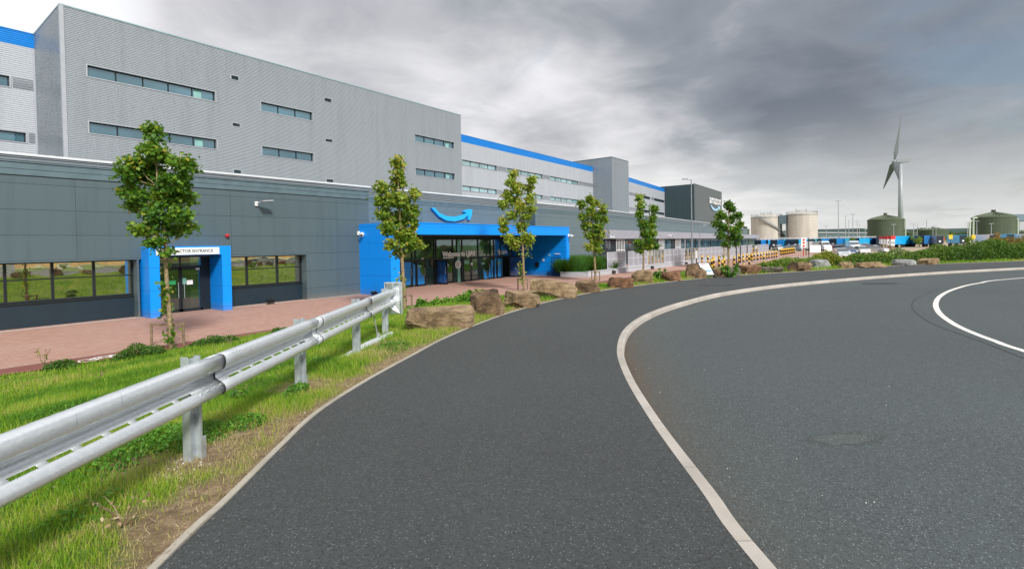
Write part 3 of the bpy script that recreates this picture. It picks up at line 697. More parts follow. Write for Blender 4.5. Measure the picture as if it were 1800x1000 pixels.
# ---- main body behind, a gently bending line of pale ribbed wall with a blue band on top
body = [(-60., 51.5), (55.6, 51.5), (98.0, 52.7), (120.4, 54.6), (153.8, 58.0)]
ZT, ZB = 17.9, 16.85
def ulen(a, b): return math.hypot(b[0]-a[0], b[1]-a[1])
def body_u(px, py, z, seg):
    """distance along a body segment of the point seen at a pixel"""
    a, b = body[seg], body[seg+1]; p = atz(px, py, z); d = Vector((b[0]-a[0], b[1]-a[1])).normalized()
    r = ray(px, py); # intersect the plan ray with the segment line
    A = Vector((a[0], a[1])); rr = Vector((r.x, r.y)); den = d.x*rr.y-d.y*rr.x
    return (rr.x*A.y-rr.y*A.x)/den
segw = {0: [], 1: [(812, 873.5), (890.5, 953.5), (966.5, 1016)], 3: [(1129, 1143), (1149.3, 1166.5)]}
for sgi in range(4):
    a, b = body[sgi], body[sgi+1]; L_ = ulen(a, b); hs = []
    if sgi == 0: hs = [(67.57-11-(.0), 67.57, 13.72, 14.48)] and [(55.0, 67.57, 13.72, 14.48), (56.2, 68.35, 9.79, 10.5)]
    for x0, x1 in segw.get(sgi, []):
        for z0, z1, yy in ((13.5, 14.25, 300), (9.72, 10.45, 335)):
            hs.append((body_u(x0, yy, z0, sgi), body_u(x1, yy, z0, sgi), z0, z1))
    m = ribwall(a, b, 4.8, ZB, hs, amp=.025, pitch=.15); m.build('pale_upper_wall', M_body, wh)
    m = ribwall(a, b, ZB, ZT, (), amp=.03, pitch=.15); m.build('blue_roof_band', M_blue, wh)
    dx, dy = (b[0]-a[0])/L_, (b[1]-a[1])/L_
    R = Matrix(((dx, dy, 0), (-dy, dx, 0), (0, 0, 1))).transposed()
    MB().box(-.01, L_+.01, -.06, .1, ZT, ZT+.06, R, (a[0], a[1], 0)).build('roof_edge_capping', M_blue, wh)
    hs.sort()
    for h in hs:
        wd = h[1]-h[0]; nm = max(1, int(round(wd/2.1))-1); mu = [h[0]+wd*(k+1)/(nm+1) for k in range(nm)]
        ribbon(a, b, h[0], h[1], h[2], h[3], mu, wh, glass=M_gl_teal if sgi == 0 else (M_gl_pale if sgi == 1 else M_gl_dark), trim=sgi < 2)
    # darker infill strips linking the ribbon windows
    for zi, (z0, z1) in enumerate(((13.5, 14.25), (9.72, 10.45)) if sgi else ((13.72, 14.48), (9.79, 10.5))):
        row = [h for h in hs if abs(h[2]-z0) < .05]; u = (row[0][0] if sgi < 2 and row else 0); st = []
        for h in row:
            if h[0]-u > .6: st.append((u+.17, h[0]-.17))
            u = h[1]
        end = {0: 116., 1: L_, 2: 0, 3: L_}[sgi]
        if sgi == 0: end = 68.9+.1
        if row and end-u > .6: st.append((u+.17, end))
        for u0, u1 in st:
            p0 = (a[0]+dx*u0, a[1]+dy*u0-.02); p1 = (a[0]+dx*u1, a[1]+dy*u1-.02)
            ribwall(p0, p1, z0-.03, z1+.03, (), amp=.035, pitch=.15).build('grey_infill_strip', M_band, wh)
MB().quad((-60, 51.6, ZT-.1), (55.6, 51.6, ZT-.1), (55.6, 120, ZT-.1), (-60, 120, ZT-.1)).quad((55.6, 51.6, ZT-.1), (153.8, 58.1, ZT-.1), (153.8, 120, ZT-.1), (55.6, 120, ZT-.1)).build('main_roof', M_flash, wh)
MB().box(8.86, 9.02, 51.44, 51.5, 5, ZB).build('corner_flashing', M_reveal, wh)
# ---- stair tower
xa = 98.0; f0 = atx(1075, 276.3, xa); tz = f0.z; yf = f0.y; tr = aty(1104.6, 285.8, yf)
ribwall((xa, 53.5), (xa, yf), 4.8, tz, (), amp=.015, pitch=.3).build('tower_side_wall', M_tower, wh)
ribwall((xa, yf), (tr.x, yf), 4.8, tz, (), amp=.015, pitch=.3).build('tower_front_wall', M_tower, wh)
MB().quad((tr.x, yf, 4.8), (tr.x, 58, 4.8), (tr.x, 58, tz), (tr.x, yf, tz)).quad((xa, 58, 16), (xa, 53.4, 16), (xa, 53.4, tz), (xa, 58, tz)).quad((xa, yf, tz-.05), (tr.x, yf, tz-.05), (tr.x, 58, tz-.05), (xa, 58, tz-.05)).build('tower_end_wall', M_tower, wh)
MB().box(xa-.06, tr.x+.06, yf-.06, yf+.12, tz, tz+.1).box(xa-.06, xa+.12, yf+.12, 58, tz, tz+.1).build('roof_edge_capping', M_flash, wh)
# ---- dark block with the lettering
xb = 153.8; g0 = atx(1220, 323.4, xb); bz = g0.z; yb = g0.y; br = aty(1268.5, 338.5, yb); 
br2 = atz(1268.5, 338.5, bz)
P0, P1 = (xb, yb), (br2.x, br2.y)
ribwall((xb, 62), P0, 4.8, bz, (), amp=.05, pitch=.3).build('charcoal_side_wall', M_dark, wh)
ribwall(P0, P1, 4.8, bz, (), amp=.05, pitch=.3).build('charcoal_front_wall', cladding('charcoal_lit_front', (.12, .14, .145), .45, .2), wh)  # lighter copy of the side's charcoal, the front's stronger light painted in
MB().quad((P1[0], P1[1], 4.8), (P1[0]+2, P1[1]+25, 4.8), (P1[0]+2, P1[1]+25, bz), (P1[0], P1[1], bz)).quad((P0[0], P0[1], bz-.1), (P1[0], P1[1], bz-.1), (P1[0]+2, P1[1]+25, bz-.1), (P0[0], 80, bz-.1)).build('charcoal_end_wall', M_dark, wh)
d_ = Vector((P1[0]-P0[0], P1[1]-P0[1], 0)); Ld = d_.length; d_.normalize()
Rb = Matrix((d_, Vector((-d_.y, d_.x, 0)), Vector((0, 0, 1)))).transposed()
MB().box(-.1, Ld+.1, -.12, .2, bz, bz+.15, Rb, (P0[0], P0[1], 0)).build('roof_edge_capping', M_tower, wh)
# ---- low slate wall, left part
OZ = 1.28
def lowwall(x0, x1, z0, z1, y, name='lower_wall', mat=M_low, t=.35):
    return MB().box(x0, x1, y, y+t, z0, z1).build(name, mat, wh)
lowwall(-60, 20.33, OZ, 4.62, 27, 'slate_lower_wall')
lowwall(15.99, 20.33, ZP-.1, OZ, 27, 'slate_lower_wall')
MB().box(20.0, 20.33, 27.35, 29.5, ZP, 4.9).build('wall_return', M_low, wh)
fl = MB(); fl.box(-60, 20.35, 26.975, 27.4, 4.64, 4.86).box(-60, 20.35, 26.965, 27.4, 4.875, 5.10).box(-60, 20.37, 26.93, 27.45, 5.12, 5.17)
fl.build('parapet_flashing', M_flash, wh)
MB().box(-60, 20.36, 26.99, 27.3, 4.60, 4.64).box(-60, 20.36, 26.99, 27.3, 4.86, 4.875).box(-60, 20.36, 26.95, 27.3, 5.10, 5.12).build('parapet_shadow_joint', M_frame, wh)
# middle part above the entrance, set back
mw = MB(); mw.box(20.33, 41.0, 29.5, 29.9, 1.9, 4.78); mw.build('grey_lower_wall', M_lowm, wh)
MB().box(20.33, 41.0, 29.48, 29.95, 4.8, 4.98).box(20.33, 41.0, 29.46, 29.95, 5.0, 5.16).build('parapet_flashing', M_flash, wh)
MB().box(20.35, 41.0, 29.5, 29.9, 4.78, 4.8).box(20.35, 41, 29.5, 29.9, 4.98, 5.0).build('parapet_shadow_joint', M_frame, wh)
# right part, runs off slowly away from the path
RW = [(41.0, 28.4), (57.6, 29.07), (118., 33.9), (150., 36.6), (172., 38.45)]
for i, (a, b) in enumerate(zip(RW[:-1], RW[1:])):
    L_ = ulen(a, b); dx, dy = (b[0]-a[0])/L_, (b[1]-a[1])/L_; R = Matrix(((dx, dy, 0), (-dy, dx, 0), (0, 0, 1))).transposed(); o = (a[0], a[1], 0)
    ztop = 4.74; 
    MB().box(0, L_, 0, .35, (-1.4 if i == 0 else 2.0), ztop, R, o).build('grey_lower_wall', M_lowm, wh)
    MB().box(0, L_, -.03, .4, ztop+.02, ztop+.2, R, o).box(0, L_, -.05, .4, ztop+.22, ztop+.42, R, o).build('parapet_flashing', M_flash, wh)
    MB().box(0, L_, -.0, .3, ztop, ztop+.02, R, o).box(0, L_, 0, .3, ztop+.2, ztop+.22, R, o).build('parapet_shadow_joint', M_frame, wh)
MB().box(40.98, 41.02, 28.4, 30.5, ZP, 5.1).build('wall_return', M_low, wh)
# ribbed upstand and bright capping running behind the parapets
up_l = [(-60, 30.4), (55, 30.4), (118, 36.2), (150, 38.9), (168, 40.5)]
for a, b in zip(up_l[:-1], up_l[1:]):
    zt = 5.86
    ribwall(a, b, 4.3, zt, (), amp=.05, pitch=.13).build('ribbed_upstand', M_tower, wh)
    L_ = ulen(a, b); dx, dy = (b[0]-a[0])/L_, (b[1]-a[1])/L_; R = Matrix(((dx, dy, 0), (-dy, dx, 0), (0, 0, 1))).transposed()
    MB().box(0, L_, -.1, .4, zt, zt+.10, R, (a[0], a[1], 0)).build('white_capping', M_cap, wh)
MB().quad((-60, 30.6, 5.8), (168, 41, 5.8), (168, 70, 5.8), (-60, 51.5, 5.8)).build('lower_roof', M_flash, wh)
# ---- window recesses in the slate wall with mirror glass
def winrun(x0, x1, muls, zt, zb, y):
    w_ = MB(); t = .09
    w_.box(x0, x1, y-.07, y+.03, zt-t, zt).box(x0, x1, y-.07, y+.03, zb, zb+t)
    tm = zb+(zt-zb)*.56
    w_.box(x0, x1, y-.05, y+.02, tm-.025, tm+.025)
    for m_ in [x0+.04]+list(muls)+[x1-.04]: w_.box(m_-.045, m_+.045, y-.075, y+.03, zb, zt)
    fo = w_.build('window', M_frame, wh)
    MB().box(x0+.02, x1-.02, y-.004, y+.012, zb+.03, zt-.03).build('pane', M_gl_mirror, fo, world=False)
    MB().box(x0, x1, y-.12, y, ZP-.1, zb-.06).build('navy_plinth_panel', M_navy, wh)
    MB().box(x0, x1, y-.16, y+.02, zb-.058, zb-.002).build('window_sill', M_frame, wh)
YW = 27.62
mul = [aty(x, 500, YW).x for x in (165, 92, 8.5)]
mul += [mul[-1]-1.55*(k+1) for k in range(8)]
winrun(-10, 7.86, sorted(mul), 1.28, -.36, YW)
winrun(11.45, 15.98, [aty(434, 500, YW).x, aty(487.5, 500, YW).x], 1.28, -.36, YW)
MB().box(7.86, 7.94, 27, YW, ZP-.1, OZ).build('window_reveal', M_low, wh); MB().box(15.98, 15.99, 27, YW, ZP-.1, OZ).build('window_reveal', M_low, wh)
MB().box(7.6, 8.03, YW+.03, YW+.5, ZP-.1, OZ).box(-60, 20, YW, YW+.5, OZ-.001, OZ+.2).build('reveal_backing', M_frame, wh)
MB().box(-10, 8.0, 26.98, 27.36, OZ-.03, OZ+.01).box(11.45, 16.03, 26.98, 27.36, OZ-.03, OZ+.01).build('lintel_flashing', M_flash, wh)
# ---- contractor entrance portal
PX0, PX1, PYf = 8.03, 11.45, 26.05
po = MB(); po.box(PX0, 8.43, PYf, 27.6, ZP-.05, 1.55).box(11.03, PX1, PYf, 27.6, ZP-.05, 1.55).box(8.43, 11.03, PYf, 27.6, 1.38, 1.55)
po.box(PX0-.003, PX1+.003, PYf-.003, 27.6, 1.553, 1.80).build('blue_portal', M_bright, wh)
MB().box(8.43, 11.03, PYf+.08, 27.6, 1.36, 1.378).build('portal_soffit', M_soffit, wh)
YD = 27.45; X0, X1 = 8.43, 11.03; 
def leaf_door(x0, x1, y, z0, z1, parent, hx, name='door', glass=None, hl=.75):
    f = MB(); t = .07
    f.box(x0, x1, y-.05, y, z1-t, z1).box(x0, x1, y-.05, y, z0, z0+.14).box(x0, x0+t, y-.05, y, z0, z1).box(x1-t, x1, y-.05, y, z0, z1)
    fo = f.build(name, M_frame, parent)
    MB().box(x0+t, x1-t, y-.03, y-.015, z0+.14, z1-t).build('glass', glass or M_gl_door, fo, world=False)
    zc_ = z0+1.05
    MB().tube([(hx, y-.11, zc_-hl/2), (hx, y-.11, zc_+hl/2)], .016, 6).bar((hx, y-.11, zc_-hl/3), (hx, y-.04, zc_-hl/3), .02, .02).bar((hx, y-.11, zc_+hl/3), (hx, y-.04, zc_+hl/3), .02, .02).build('handle', M_grey, fo, world=False)
    return fo
dl = aty(308, 500, YD).x; dm = aty(317, 500, YD).x; dr = aty(354, 500, YD).x
leaf_door(8.5, dm-.01, YD, ZP, .76, wh, dm-.12); leaf_door(dm+.01, dr, YD, ZP, .76, wh, dm+.13)
f = MB().box(8.43, dr, YD-.05, YD, 1.3, 1.38).box(8.43, dr, YD-.06, YD, .76, .86).box(8.43, 8.5, YD-.05, YD, ZP, 1.38).box(dm-.03, dm+.03, YD-.05, YD, .86, 1.3).box(dr, 11.03, YD-.02, YD+.1, ZP, 1.38).build('door_surround', M_frame, wh)
MB().box(8.5, dr, YD-.03, YD-.015, .86, 1.3).build('fanlight_glass', M_gl_door, f, world=False)
MB().box(8.4, 11.1, 30., 30.1, ZP, 1.4).box(8.4, 11.1, YD+.1, 30, ZP, ZP+.02).build('entrance_interior', pm('dim_interior', (.05, .05, .05), .8), wh)
def notice(p0, p1, y, mat, name, th=.006): return MB().box(p0[0], p1[0], y-th, y, p1[1], p0[1]).build(name, mat, wh)
def pxbox(x0, y0, x1, y1, Y): a, b = aty(x0, y0, Y), aty(x1, y1, Y); return (a.x, a.z), (b.x, b.z)
a, b = pxbox(286, 494, 309, 500, YD-.035); notice(a, b, YD-.035, M_green_sign, 'green_notice')
a, b = pxbox(320, 489, 327.5, 499, YD-.035); notice(a, b, YD-.035, M_ltgreen, 'pale_green_notice')
a, b = pxbox(328, 492.5, 339, 499.5, YD-.035); notice(a, b, YD-.035, M_white, 'white_notice')
a, b = pxbox(344, 471, 351, 474, YD-.06); notice(a, b, YD-.062, M_white, 'white_notice')
def text(body_, loc, size, mat, name, rot=(math.pi/2, 0, 0), width=None, ext=.004, parent=None, bold=0.):
    cu = bpy.data.curves.new(name, 'FONT'); cu.body = body_; cu.size = size; cu.extrude = ext; cu.offset = bold; cu.resolution_u = 3
    t = bpy.data.objects.new('tmp', cu); COL.objects.link(t); dg = bpy.context.evaluated_depsgraph_get(); dg.update()
    me = bpy.data.meshes.new_from_object(t.evaluated_get(dg)); bpy.data.objects.remove(t)
    xs = [v.co.x for v in me.vertices]; x0, x1 = min(xs), max(xs); k = width/(x1-x0) if width else 1.
    Rm = Matrix.Rotation(rot[2], 4, 'Z') @ Matrix.Rotation(rot[0], 4, 'X')
    T = Matrix.Translation(loc) @ Rm @ Matrix.Diagonal((k, 1, 1, 1)) @ Matrix.Translation((-x0, 0, 0))
    me.transform(T); me.name = name; me.materials.clear()
    return link(name, me, mat, parent, world=False)
# sign board
a, b = aty(286, 437.3, PYf-.04), aty(385.6, 447, PYf-.04)
sg = thing('wall_sign', 'white CONTRACTOR ENTRANCE sign board across the top of the small blue portal', 'sign', (8.35, PYf, 1.5))
MB().box(8.30, a.x+(b.x-a.x)*1.0, PYf-.045, PYf-.004, 1.415, 1.735).build('sign_board', M_white, sg)
text('CONTRACTOR ENTRANCE', (8.47, PYf-.0465, 1.515), .2, pm('navy_lettering', (.012, .02, .06), .5), 'lettering', width=b.x-8.3-.45, parent=None, bold=.004)
bpy.data.objects['lettering'].parent = sg; bpy.data.objects['lettering'].matrix_parent_inverse = Matrix.Translation(sg.location).inverted()
# ---- main entrance portal
QX0, QX1, QY, QZ, QB = 19.58, 40.0, 24.0, 3.05, 2.34
q = MB()
q.box(QX0, QX0+.68, QY, 27.0, ZP-.05, QB); q.box(39.55, QX1, QY, 31.0, ZP-.05, QB); q.box(QX0, QX1, QY+.003, 29.48, QB, QZ)
q.box(QX0-.03, QX1+.03, QY-.03, QY+.4, QZ, QZ+.06)
q.build('blue_portal', M_bright, wh)
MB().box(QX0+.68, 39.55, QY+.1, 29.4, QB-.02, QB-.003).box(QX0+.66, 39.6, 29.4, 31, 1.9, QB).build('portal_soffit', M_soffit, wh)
M_lamp = pm('downlight_lens', (.9, .9, .85), .4, emit=(1, .93, .8, 3.))
for px, py in ((740, 416.2), (769.5, 416.2), (797, 416.4), (822.5, 416.7), (846.5, 417), (869, 417.2)):
    p = atz(px, py, QB-.03); MB().tube([(p.x, p.y, QB-.034), (p.x, p.y, QB-.022)], .13, 12).build('downlight', M_lamp, wh)
# reveal wall on the right of the recess (dark blue, with a door)
MB().box(36.9, 39.55, 30.5, 30.7, ZP, QB).build('recess_back_wall', M_bright, wh)
MB().box(39.5, 39.55, QY+.05, 30.5, ZP, QB-.02).build('recess_side_wall', M_bright, wh)
dA, dB = atx(971, 452, 39.5), atx(986.5, 484, 39.5)
dd = MB().box(39.47, 39.5, dB.y, dA.y, ZP, dA.z); dd.build('side_door', pm('mid_blue_door', (.006, .14, .50), .4), wh)
MB().box(39.45, 39.5, dB.y-.07, dB.y, ZP, dA.z+.07).box(39.45, 39.5, dA.y, dA.y+.07, ZP, dA.z+.07).box(39.45, 39.5, dB.y, dA.y, dA.z, dA.z+.07).build('door_frame', M_blue, wh)
def xbox(x0, y0, x1, y1, X, mat, name, th=.01, par=None):
    a, b = atx(x0, y0, X), atx(x1, y1, X); return MB().box(X-th, X, min(a.y, b.y), max(a.y, b.y), min(a.z, b.z), max(a.z, b.z)).build(name, mat, par or wh)
xbox(976.5, 456.5, 983.5, 460.5, 39.465, M_green_sign, 'green_notice'); xbox(963.5, 446, 968, 450.5, 39.49, pm('light_blue_notice', (.15, .45, .8), .5), 'blue_notice')
xbox(953.5, 455, 957, 459, 39.49, M_white, 'white_notice'); xbox(975, 445.5, 984.5, 447, 39.44, M_white, 'door_lettering'); xbox(942.5, 461, 948, 469, 39.49, M_black, 'post_box', .18)
# ---- entrance glazing on its own frame
YG = 28.2; zt_ = 2.06; zm_ = aty(760, 456, YG).z; mxs = [703, 723.8, 730, 763, 766.5, 795.5, 812, 840, 862, 868, 880, 895, 910]
GX_ = [20.4]+[aty(x, 460, YG).x for x in mxs]
fr = MB(); fr.box(20.3, 36.8, YG-.05, YG+.06, zt_, QB-.01).box(20.3, 36.8, YG-.04, YG+.04, zm_-.05, zm_+.07)
for x in GX_: fr.box(x-.045, x+.045, YG-.06, YG+.05, ZP, zt_)
fr.box(36.8, 36.9, YG-.06, 30.5, ZP, QB)
gf = fr.build('entrance_frame', M_frame, wh)
MB().box(20.4, 36.8, YG-.01, YG+.005, zm_+.07, zt_).build('upper_glass', M_gl_door, gf, world=False)
def gx_(px): return aty(px, 470, YG).x
doors = [(703, 723.5), (724.5, 731), (732, 747.5), (782, 797), (814.5, 827.5), (828, 841), (849, 857), (857.5, 867.5), (868.5, 873), (873.5, 883)]
for i, (a, b) in enumerate(doors):
    wv = gx_(b)-gx_(a)
    if wv > .7: leaf_door(gx_(a), gx_(b), YG, ZP, zm_-.05, wh, gx_(a)+.12 if i % 2 else gx_(b)-.12, hl=.6)
    else: MB().box(gx_(a), gx_(b), YG-.03, YG-.01, ZP, zm_-.05).build('side_glass', M_gl_door, gf, world=False)
# vinyl graphics stuck to the door glass
def vinyl(pts, mat, name='blue_vinyl', y=YG-.036, ex=.004): 
    q = [aty(px, py, y) for px, py in pts]; MB().prism([(p.x, y, p.z) for p in q], (0, ex, 0)).build(name, mat, wh)
vinyl([(704.5, 461), (722.5, 461), (722, 500), (704.5, 503)], M_cyan); vinyl([(726, 463), (730, 466), (730, 499), (726, 501)], M_cyan)
vinyl([(734, 464), (737, 469), (740, 480), (746, 488), (746.5, 499), (733.5, 501)], M_cyan)
vinyl([(849.3, 475), (855, 479), (856, 489), (852, 490)], M_cyan); vinyl([(858, 482), (861, 470), (864, 457), (866.8, 457), (866, 488), (857.5, 489)], M_cyan)
vinyl([(868.8, 456), (871.8, 455), (871.8, 487), (868.8, 488)], M_cyan); vinyl([(874.5, 455), (882.5, 455), (882.5, 486), (874.5, 487)], M_cyan)
for x0, y0, x1, y1 in ((735, 466, 741, 470.5), (816, 458, 824, 464), (846.5, 461, 852, 465), (875, 460.5, 880, 464)): vinyl([(x0, y0), (x1, y0), (x1, y1), (x0, y1)], M_ltgreen, 'green_notice', YG-.042)
for x0, y0, x1, y1 in ((785, 464, 788.5, 468.5), (827.5, 462, 831, 466), (741.5, 453.5, 744.5, 455.5), (821.5, 451, 824, 453)): vinyl([(x0, y0), (x1, y0), (x1, y1), (x0, y1)], M_white, 'white_notice', YG-.075)
# pale green column with the round badge, inside the glass
c0, c1 = gx_(803), gx_(807.5)
MB().box(c0, c1, YG-.09, YG-.062, ZP, zt_).build('entrance_column', M_ltgreen, wh)
bc = aty(805, 465, YG-.1); ra = .33
bd = thing('round_badge', 'round white badge with small dark emblem on the green column between the main doors', 'sign', (bc.x, YG-.1, bc.z))
MB().tube([(bc.x, YG-.125, bc.z), (bc.x, YG-.095, bc.z)], ra, 24).build('disc', M_white, bd)
e = MB()
for k in range(14):
    t0, t1 = k/14*5.2, (k+1)/14*5.2
    e.add([(bc.x+r_*math.cos(t), YG-.128, bc.z+r_*math.sin(t)) for r_, t in ((.2, t0), (.2, t1), (.16, t1), (.16, t0))], [(0, 1, 2, 3)])
e.bar((bc.x-.12, YG-.128, bc.z+.05), (bc.x+.02, YG-.128, bc.z-.1), .004, .04).bar((bc.x+.02, YG-.128, bc.z-.1), (bc.x+.13, YG-.128, bc.z+.14), .004, .04)
e.build('emblem', M_navy, bd)
# open door leaf and the doorway to the dark lobby
p0 = Vector((gx_(766.5), YG-.02, 0)); p1 = Vector((gx_(780), YG-.95, 0)); p1.x = p0.x+.28
def swing(p0, p1, z1, mat, name='open_door'):
    f = MB(); d = (p1-p0).normalized(); L_ = (p1-p0).length; R = Matrix((d, Vector((-d.y, d.x, 0)), Vector((0, 0, 1)))).transposed()
    f.box(0, L_, -.03, .03, ZP+.02, ZP+.16, R, p0).box(0, L_, -.03, .03, z1-.1, z1, R, p0).box(0, .07, -.03, .03, ZP+.02, z1, R, p0).box(L_-.07, L_, -.03, .03, ZP+.02, z1, R, p0)
    fo = f.build(name, M_frame, wh)
    MB().box(.07, L_-.07, -.01, .01, ZP+.16, z1-.1, R, p0).build('glass', mat, fo, world=False)
    MB().tube([R @ Vector((L_-.14, -.09, ZP+.8))+p0, R @ Vector((L_-.14, -.09, ZP+1.4))+p0], .015, 6).build('handle', M_grey, fo, world=False)
M_navgl = glassmat('navy_tinted_glass', (.008, .04, .15), .15)
swing(p0, p1, zm_-.06, M_navgl)
swing(Vector((gx_(895.5), YG-.02, 0)), Vector((gx_(895.5)+.35, YG-1.0, 0)), zm_-.06, M_navgl)
# lobby behind
MB().box(20.3, 36.9, 36, 36.1, ZP, 2.3).box(20.3, 36.9, YG+.1, 36, 2.25, 2.3).box(20.3, 20.35, YG+.1, 36, ZP, 2.3).box(36.85, 36.88, 30.5, 36, ZP, 2.3).build('lobby_walls', pm('lobby_paint', (.16, .22, .22), .7), wh)
MB().box(20.35, 36.85, YG+.08, 36, ZP-.02, ZP+.012).build('lobby_floor', pm('lobby_floor', (.22, .23, .22), .3), wh)
MB().box(gx_(752), gx_(759), 28.9, 29.0, ZP, zm_).box(gx_(884), gx_(890), 29.2, 29.3, ZP, zm_-.3).build('timber_screen', M_beige, wh)
for k in range(9):
    xx = 22+k*1.7; MB().box(xx, xx+1.0, 29.5+(k % 3)*1.6, 29.62+(k % 3)*1.6, 2.2, 2.25).build('lobby_fill_strip', pm('fill_strip_glow', (.8, .9, .9), .4, emit=(.8, 1, .95, 9)) if k == 0 else MATS['fill_strip_glow'], wh)  # glowing strips added under the ceiling to brighten the lobby
for x in (23.4, 26.1, 30.9, 33.5):  # turnstiles and tables in the lobby
    MB().box(x, x+.25, 31, 32.2, ZP, ZP+1.0).build('turnstile', M_grey, wh)
for k in range(6):
    MB().box(21+k*2.6, 22.1+k*2.6, 35.8, 35.9, -.3, .7).build('lobby_poster', (M_cyan, M_beige, M_white, M_ltgreen)[k % 4], wh)
# lettering on the glass
a, b = aty(776, 451, YG-.06), aty(834, 451, YG-.06)
def lettering(name, label, body_, loc, size, mat, width, cat='sign', extra=None, bold=.0, rotz=0.):
    r = thing(name, label, cat, loc); t = text(body_, loc, size, mat, 'lettering', width=width, bold=bold, rot=(math.pi/2, 0, rotz)); t.parent = r
    t.matrix_parent_inverse = Matrix.Translation(r.location).inverted(); return r
hz_ = (aty(776, 442, YG).z-aty(776, 451, YG).z)
lettering('window_lettering', 'large white Welcome to LBA5 lettering across the glass above the main doors', 'Welcome to LBA5', (a.x, YG-.14, a.z), hz_*1.25, M_letter, b.x-a.x, bold=.034)
a, b = aty(778, 454.6, YG-.07), aty(796, 454.6, YG-.07)
MB().box(a.x, b.x, YG-.144, YG-.14, a.z, a.z+.09).build('small_white_strapline', M_white, wh)
a, b = aty(882, 446, YG-.07), aty(891, 446, YG-.07)
r = lettering('small_window_lettering', 'small white LBA5 lettering beside a bird shaped mark on the right hand glass', 'LBA5', (a.x, YG-.07, a.z), .42, M_white, b.x-a.x, bold=.004)
c = aty(878, 444, YG-.07); e = MB()
for dx_, dz_, l_ in ((-.28, .3, .5), (-.14, .4, .45), (.02, .45, .42), (.2, .3, .4), (.05, -.1, .4)): e.bar((c.x, YG-.072, c.z-.25), (c.x+dx_, YG-.072, c.z-.25+dz_+l_*.3), .004, .05)
e.build('bird_mark', M_white, r)
# ---- smile shaped logo over the entrance
YS = 29.28
pts = [(635, 62), (655, 60), (690, 97), (740, 120), (800, 125), (850, 113), (884, 97), (862, 92), (864, 80), (900, 70), (921, 75), (918, 110), (906, 146), (893, 146), (893, 112), (862, 140), (800, 158), (740, 151), (690, 123)]
q = [aty(600+x/4, 350+y/4, YS) for x, y in pts]
lg = thing('logo_sign', 'bright blue smile shaped arrow logo on the grey wall above the main entrance', 'sign', (q[0].x+3, YS, 3.2))
MB().prism([(p.x, YS, p.z) for p in q], (0, .16, 0)).build('arrow', pm('logo_blue', (.01, .38, .85), .35, var=.03), lg)
MB().box(q[3].x, q[3].x+.1, YS+.16, 29.5, 3.2, 3.3).box(q[6].x-.3, q[6].x-.2, YS+.16, 29.5, 3.4, 3.5).build('fixing', M_black, lg)
# ---- lettering and smile on the charcoal block
def dpl(px, py):
    """point of the charcoal front wall seen at a pixel, as (u, z)"""
    r_ = ray(px, py); A = Vector((P0[0], P0[1], 0)); nrm = Vector((d_.y, -d_.x, 0)); t = (A-EYE).dot(nrm)/r_.dot(nrm); p = EYE+r_*t
    return (p-A).dot(d_), p.z
ua, za = dpl(1245.8, 356.8); ub, _ = dpl(1266, 361)
zh = dpl(1246, 344.5)[1]-dpl(1246, 357)[1]
lp = Vector((P0[0], P0[1], 0))+d_*ua+Vector((d_.y, -d_.x, 0))*.25; lp.z = za
r = lettering('building_sign', 'white amazon lettering over a pale smile on the charcoal end block', 'amazon', tuple(lp), zh*1.75, M_white, ub-ua, bold=.05, rotz=math.atan2(d_.y, d_.x))
q = []
for px, py in ((1247, 360.5), (1249, 361), (1252, 365), (1256, 368), (1259, 367.5), (1262, 365.5), (1260.5, 364.5), (1261, 363.5), (1264.5, 363.5), (1264, 368), (1263, 368.5), (1262.7, 366.8), (1260, 370), (1256, 371), (1251.5, 368.5)):
    u, z = dpl(px, py); v = Vector((P0[0], P0[1], 0))+d_*u+Vector((d_.y, -d_.x, 0))*.3; q.append((v.x, v.y, z))
MB().prism(q, Vector((-d_.y, d_.x, 0))*.2).build('smile', pm('pale_blue_smile', (.35, .62, .85), .4), r)
# ---- canopy fascia with shelter windows, right of the planter
FA = aty(1071.6, 419.7, 28.0); FZ0, FZ1 = FA.z, aty(1071.6, 404, 28.0).z
fA = Vector((FA.x, 28.0, 0)); fd = Vector((60.4, 4.0, 0)).normalized(); r_ = ray(1335, 420)
fL = (r_.x*fA.y-r_.y*fA.x)/(fd.x*r_.y-fd.y*r_.x)
Rf = Matrix((fd, Vector((-fd.y, fd.x, 0)), Vector((0, 0, 1)))).transposed()
MB().box(0, fL, 0, 1.2, FZ0, FZ1, Rf, fA).build('canopy_fascia', pm('lilac_grey_fascia', (.30, .31, .36), .5), wh)
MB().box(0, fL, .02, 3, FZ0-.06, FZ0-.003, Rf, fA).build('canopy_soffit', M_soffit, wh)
def fu(px): 
    r_ = ray(px, 430); A = Vector((fA.x, fA.y)); rr = Vector((r_.x, r_.y)); d2 = Vector((fd.x, fd.y)); den = d2.x*rr.y-d2.y*rr.x
    return (rr.x*A.y-rr.y*A.x)/den
MB().box(0, fL, .9, 1.0, ZP, FZ0, Rf, fA).build('canteen_wall', M_navy, wh)
edges = [1073, 1087, 1103, 1127, 1152, 1161, 1172, 1190, 1200, 1203, 1215, 1229]
wn = 0
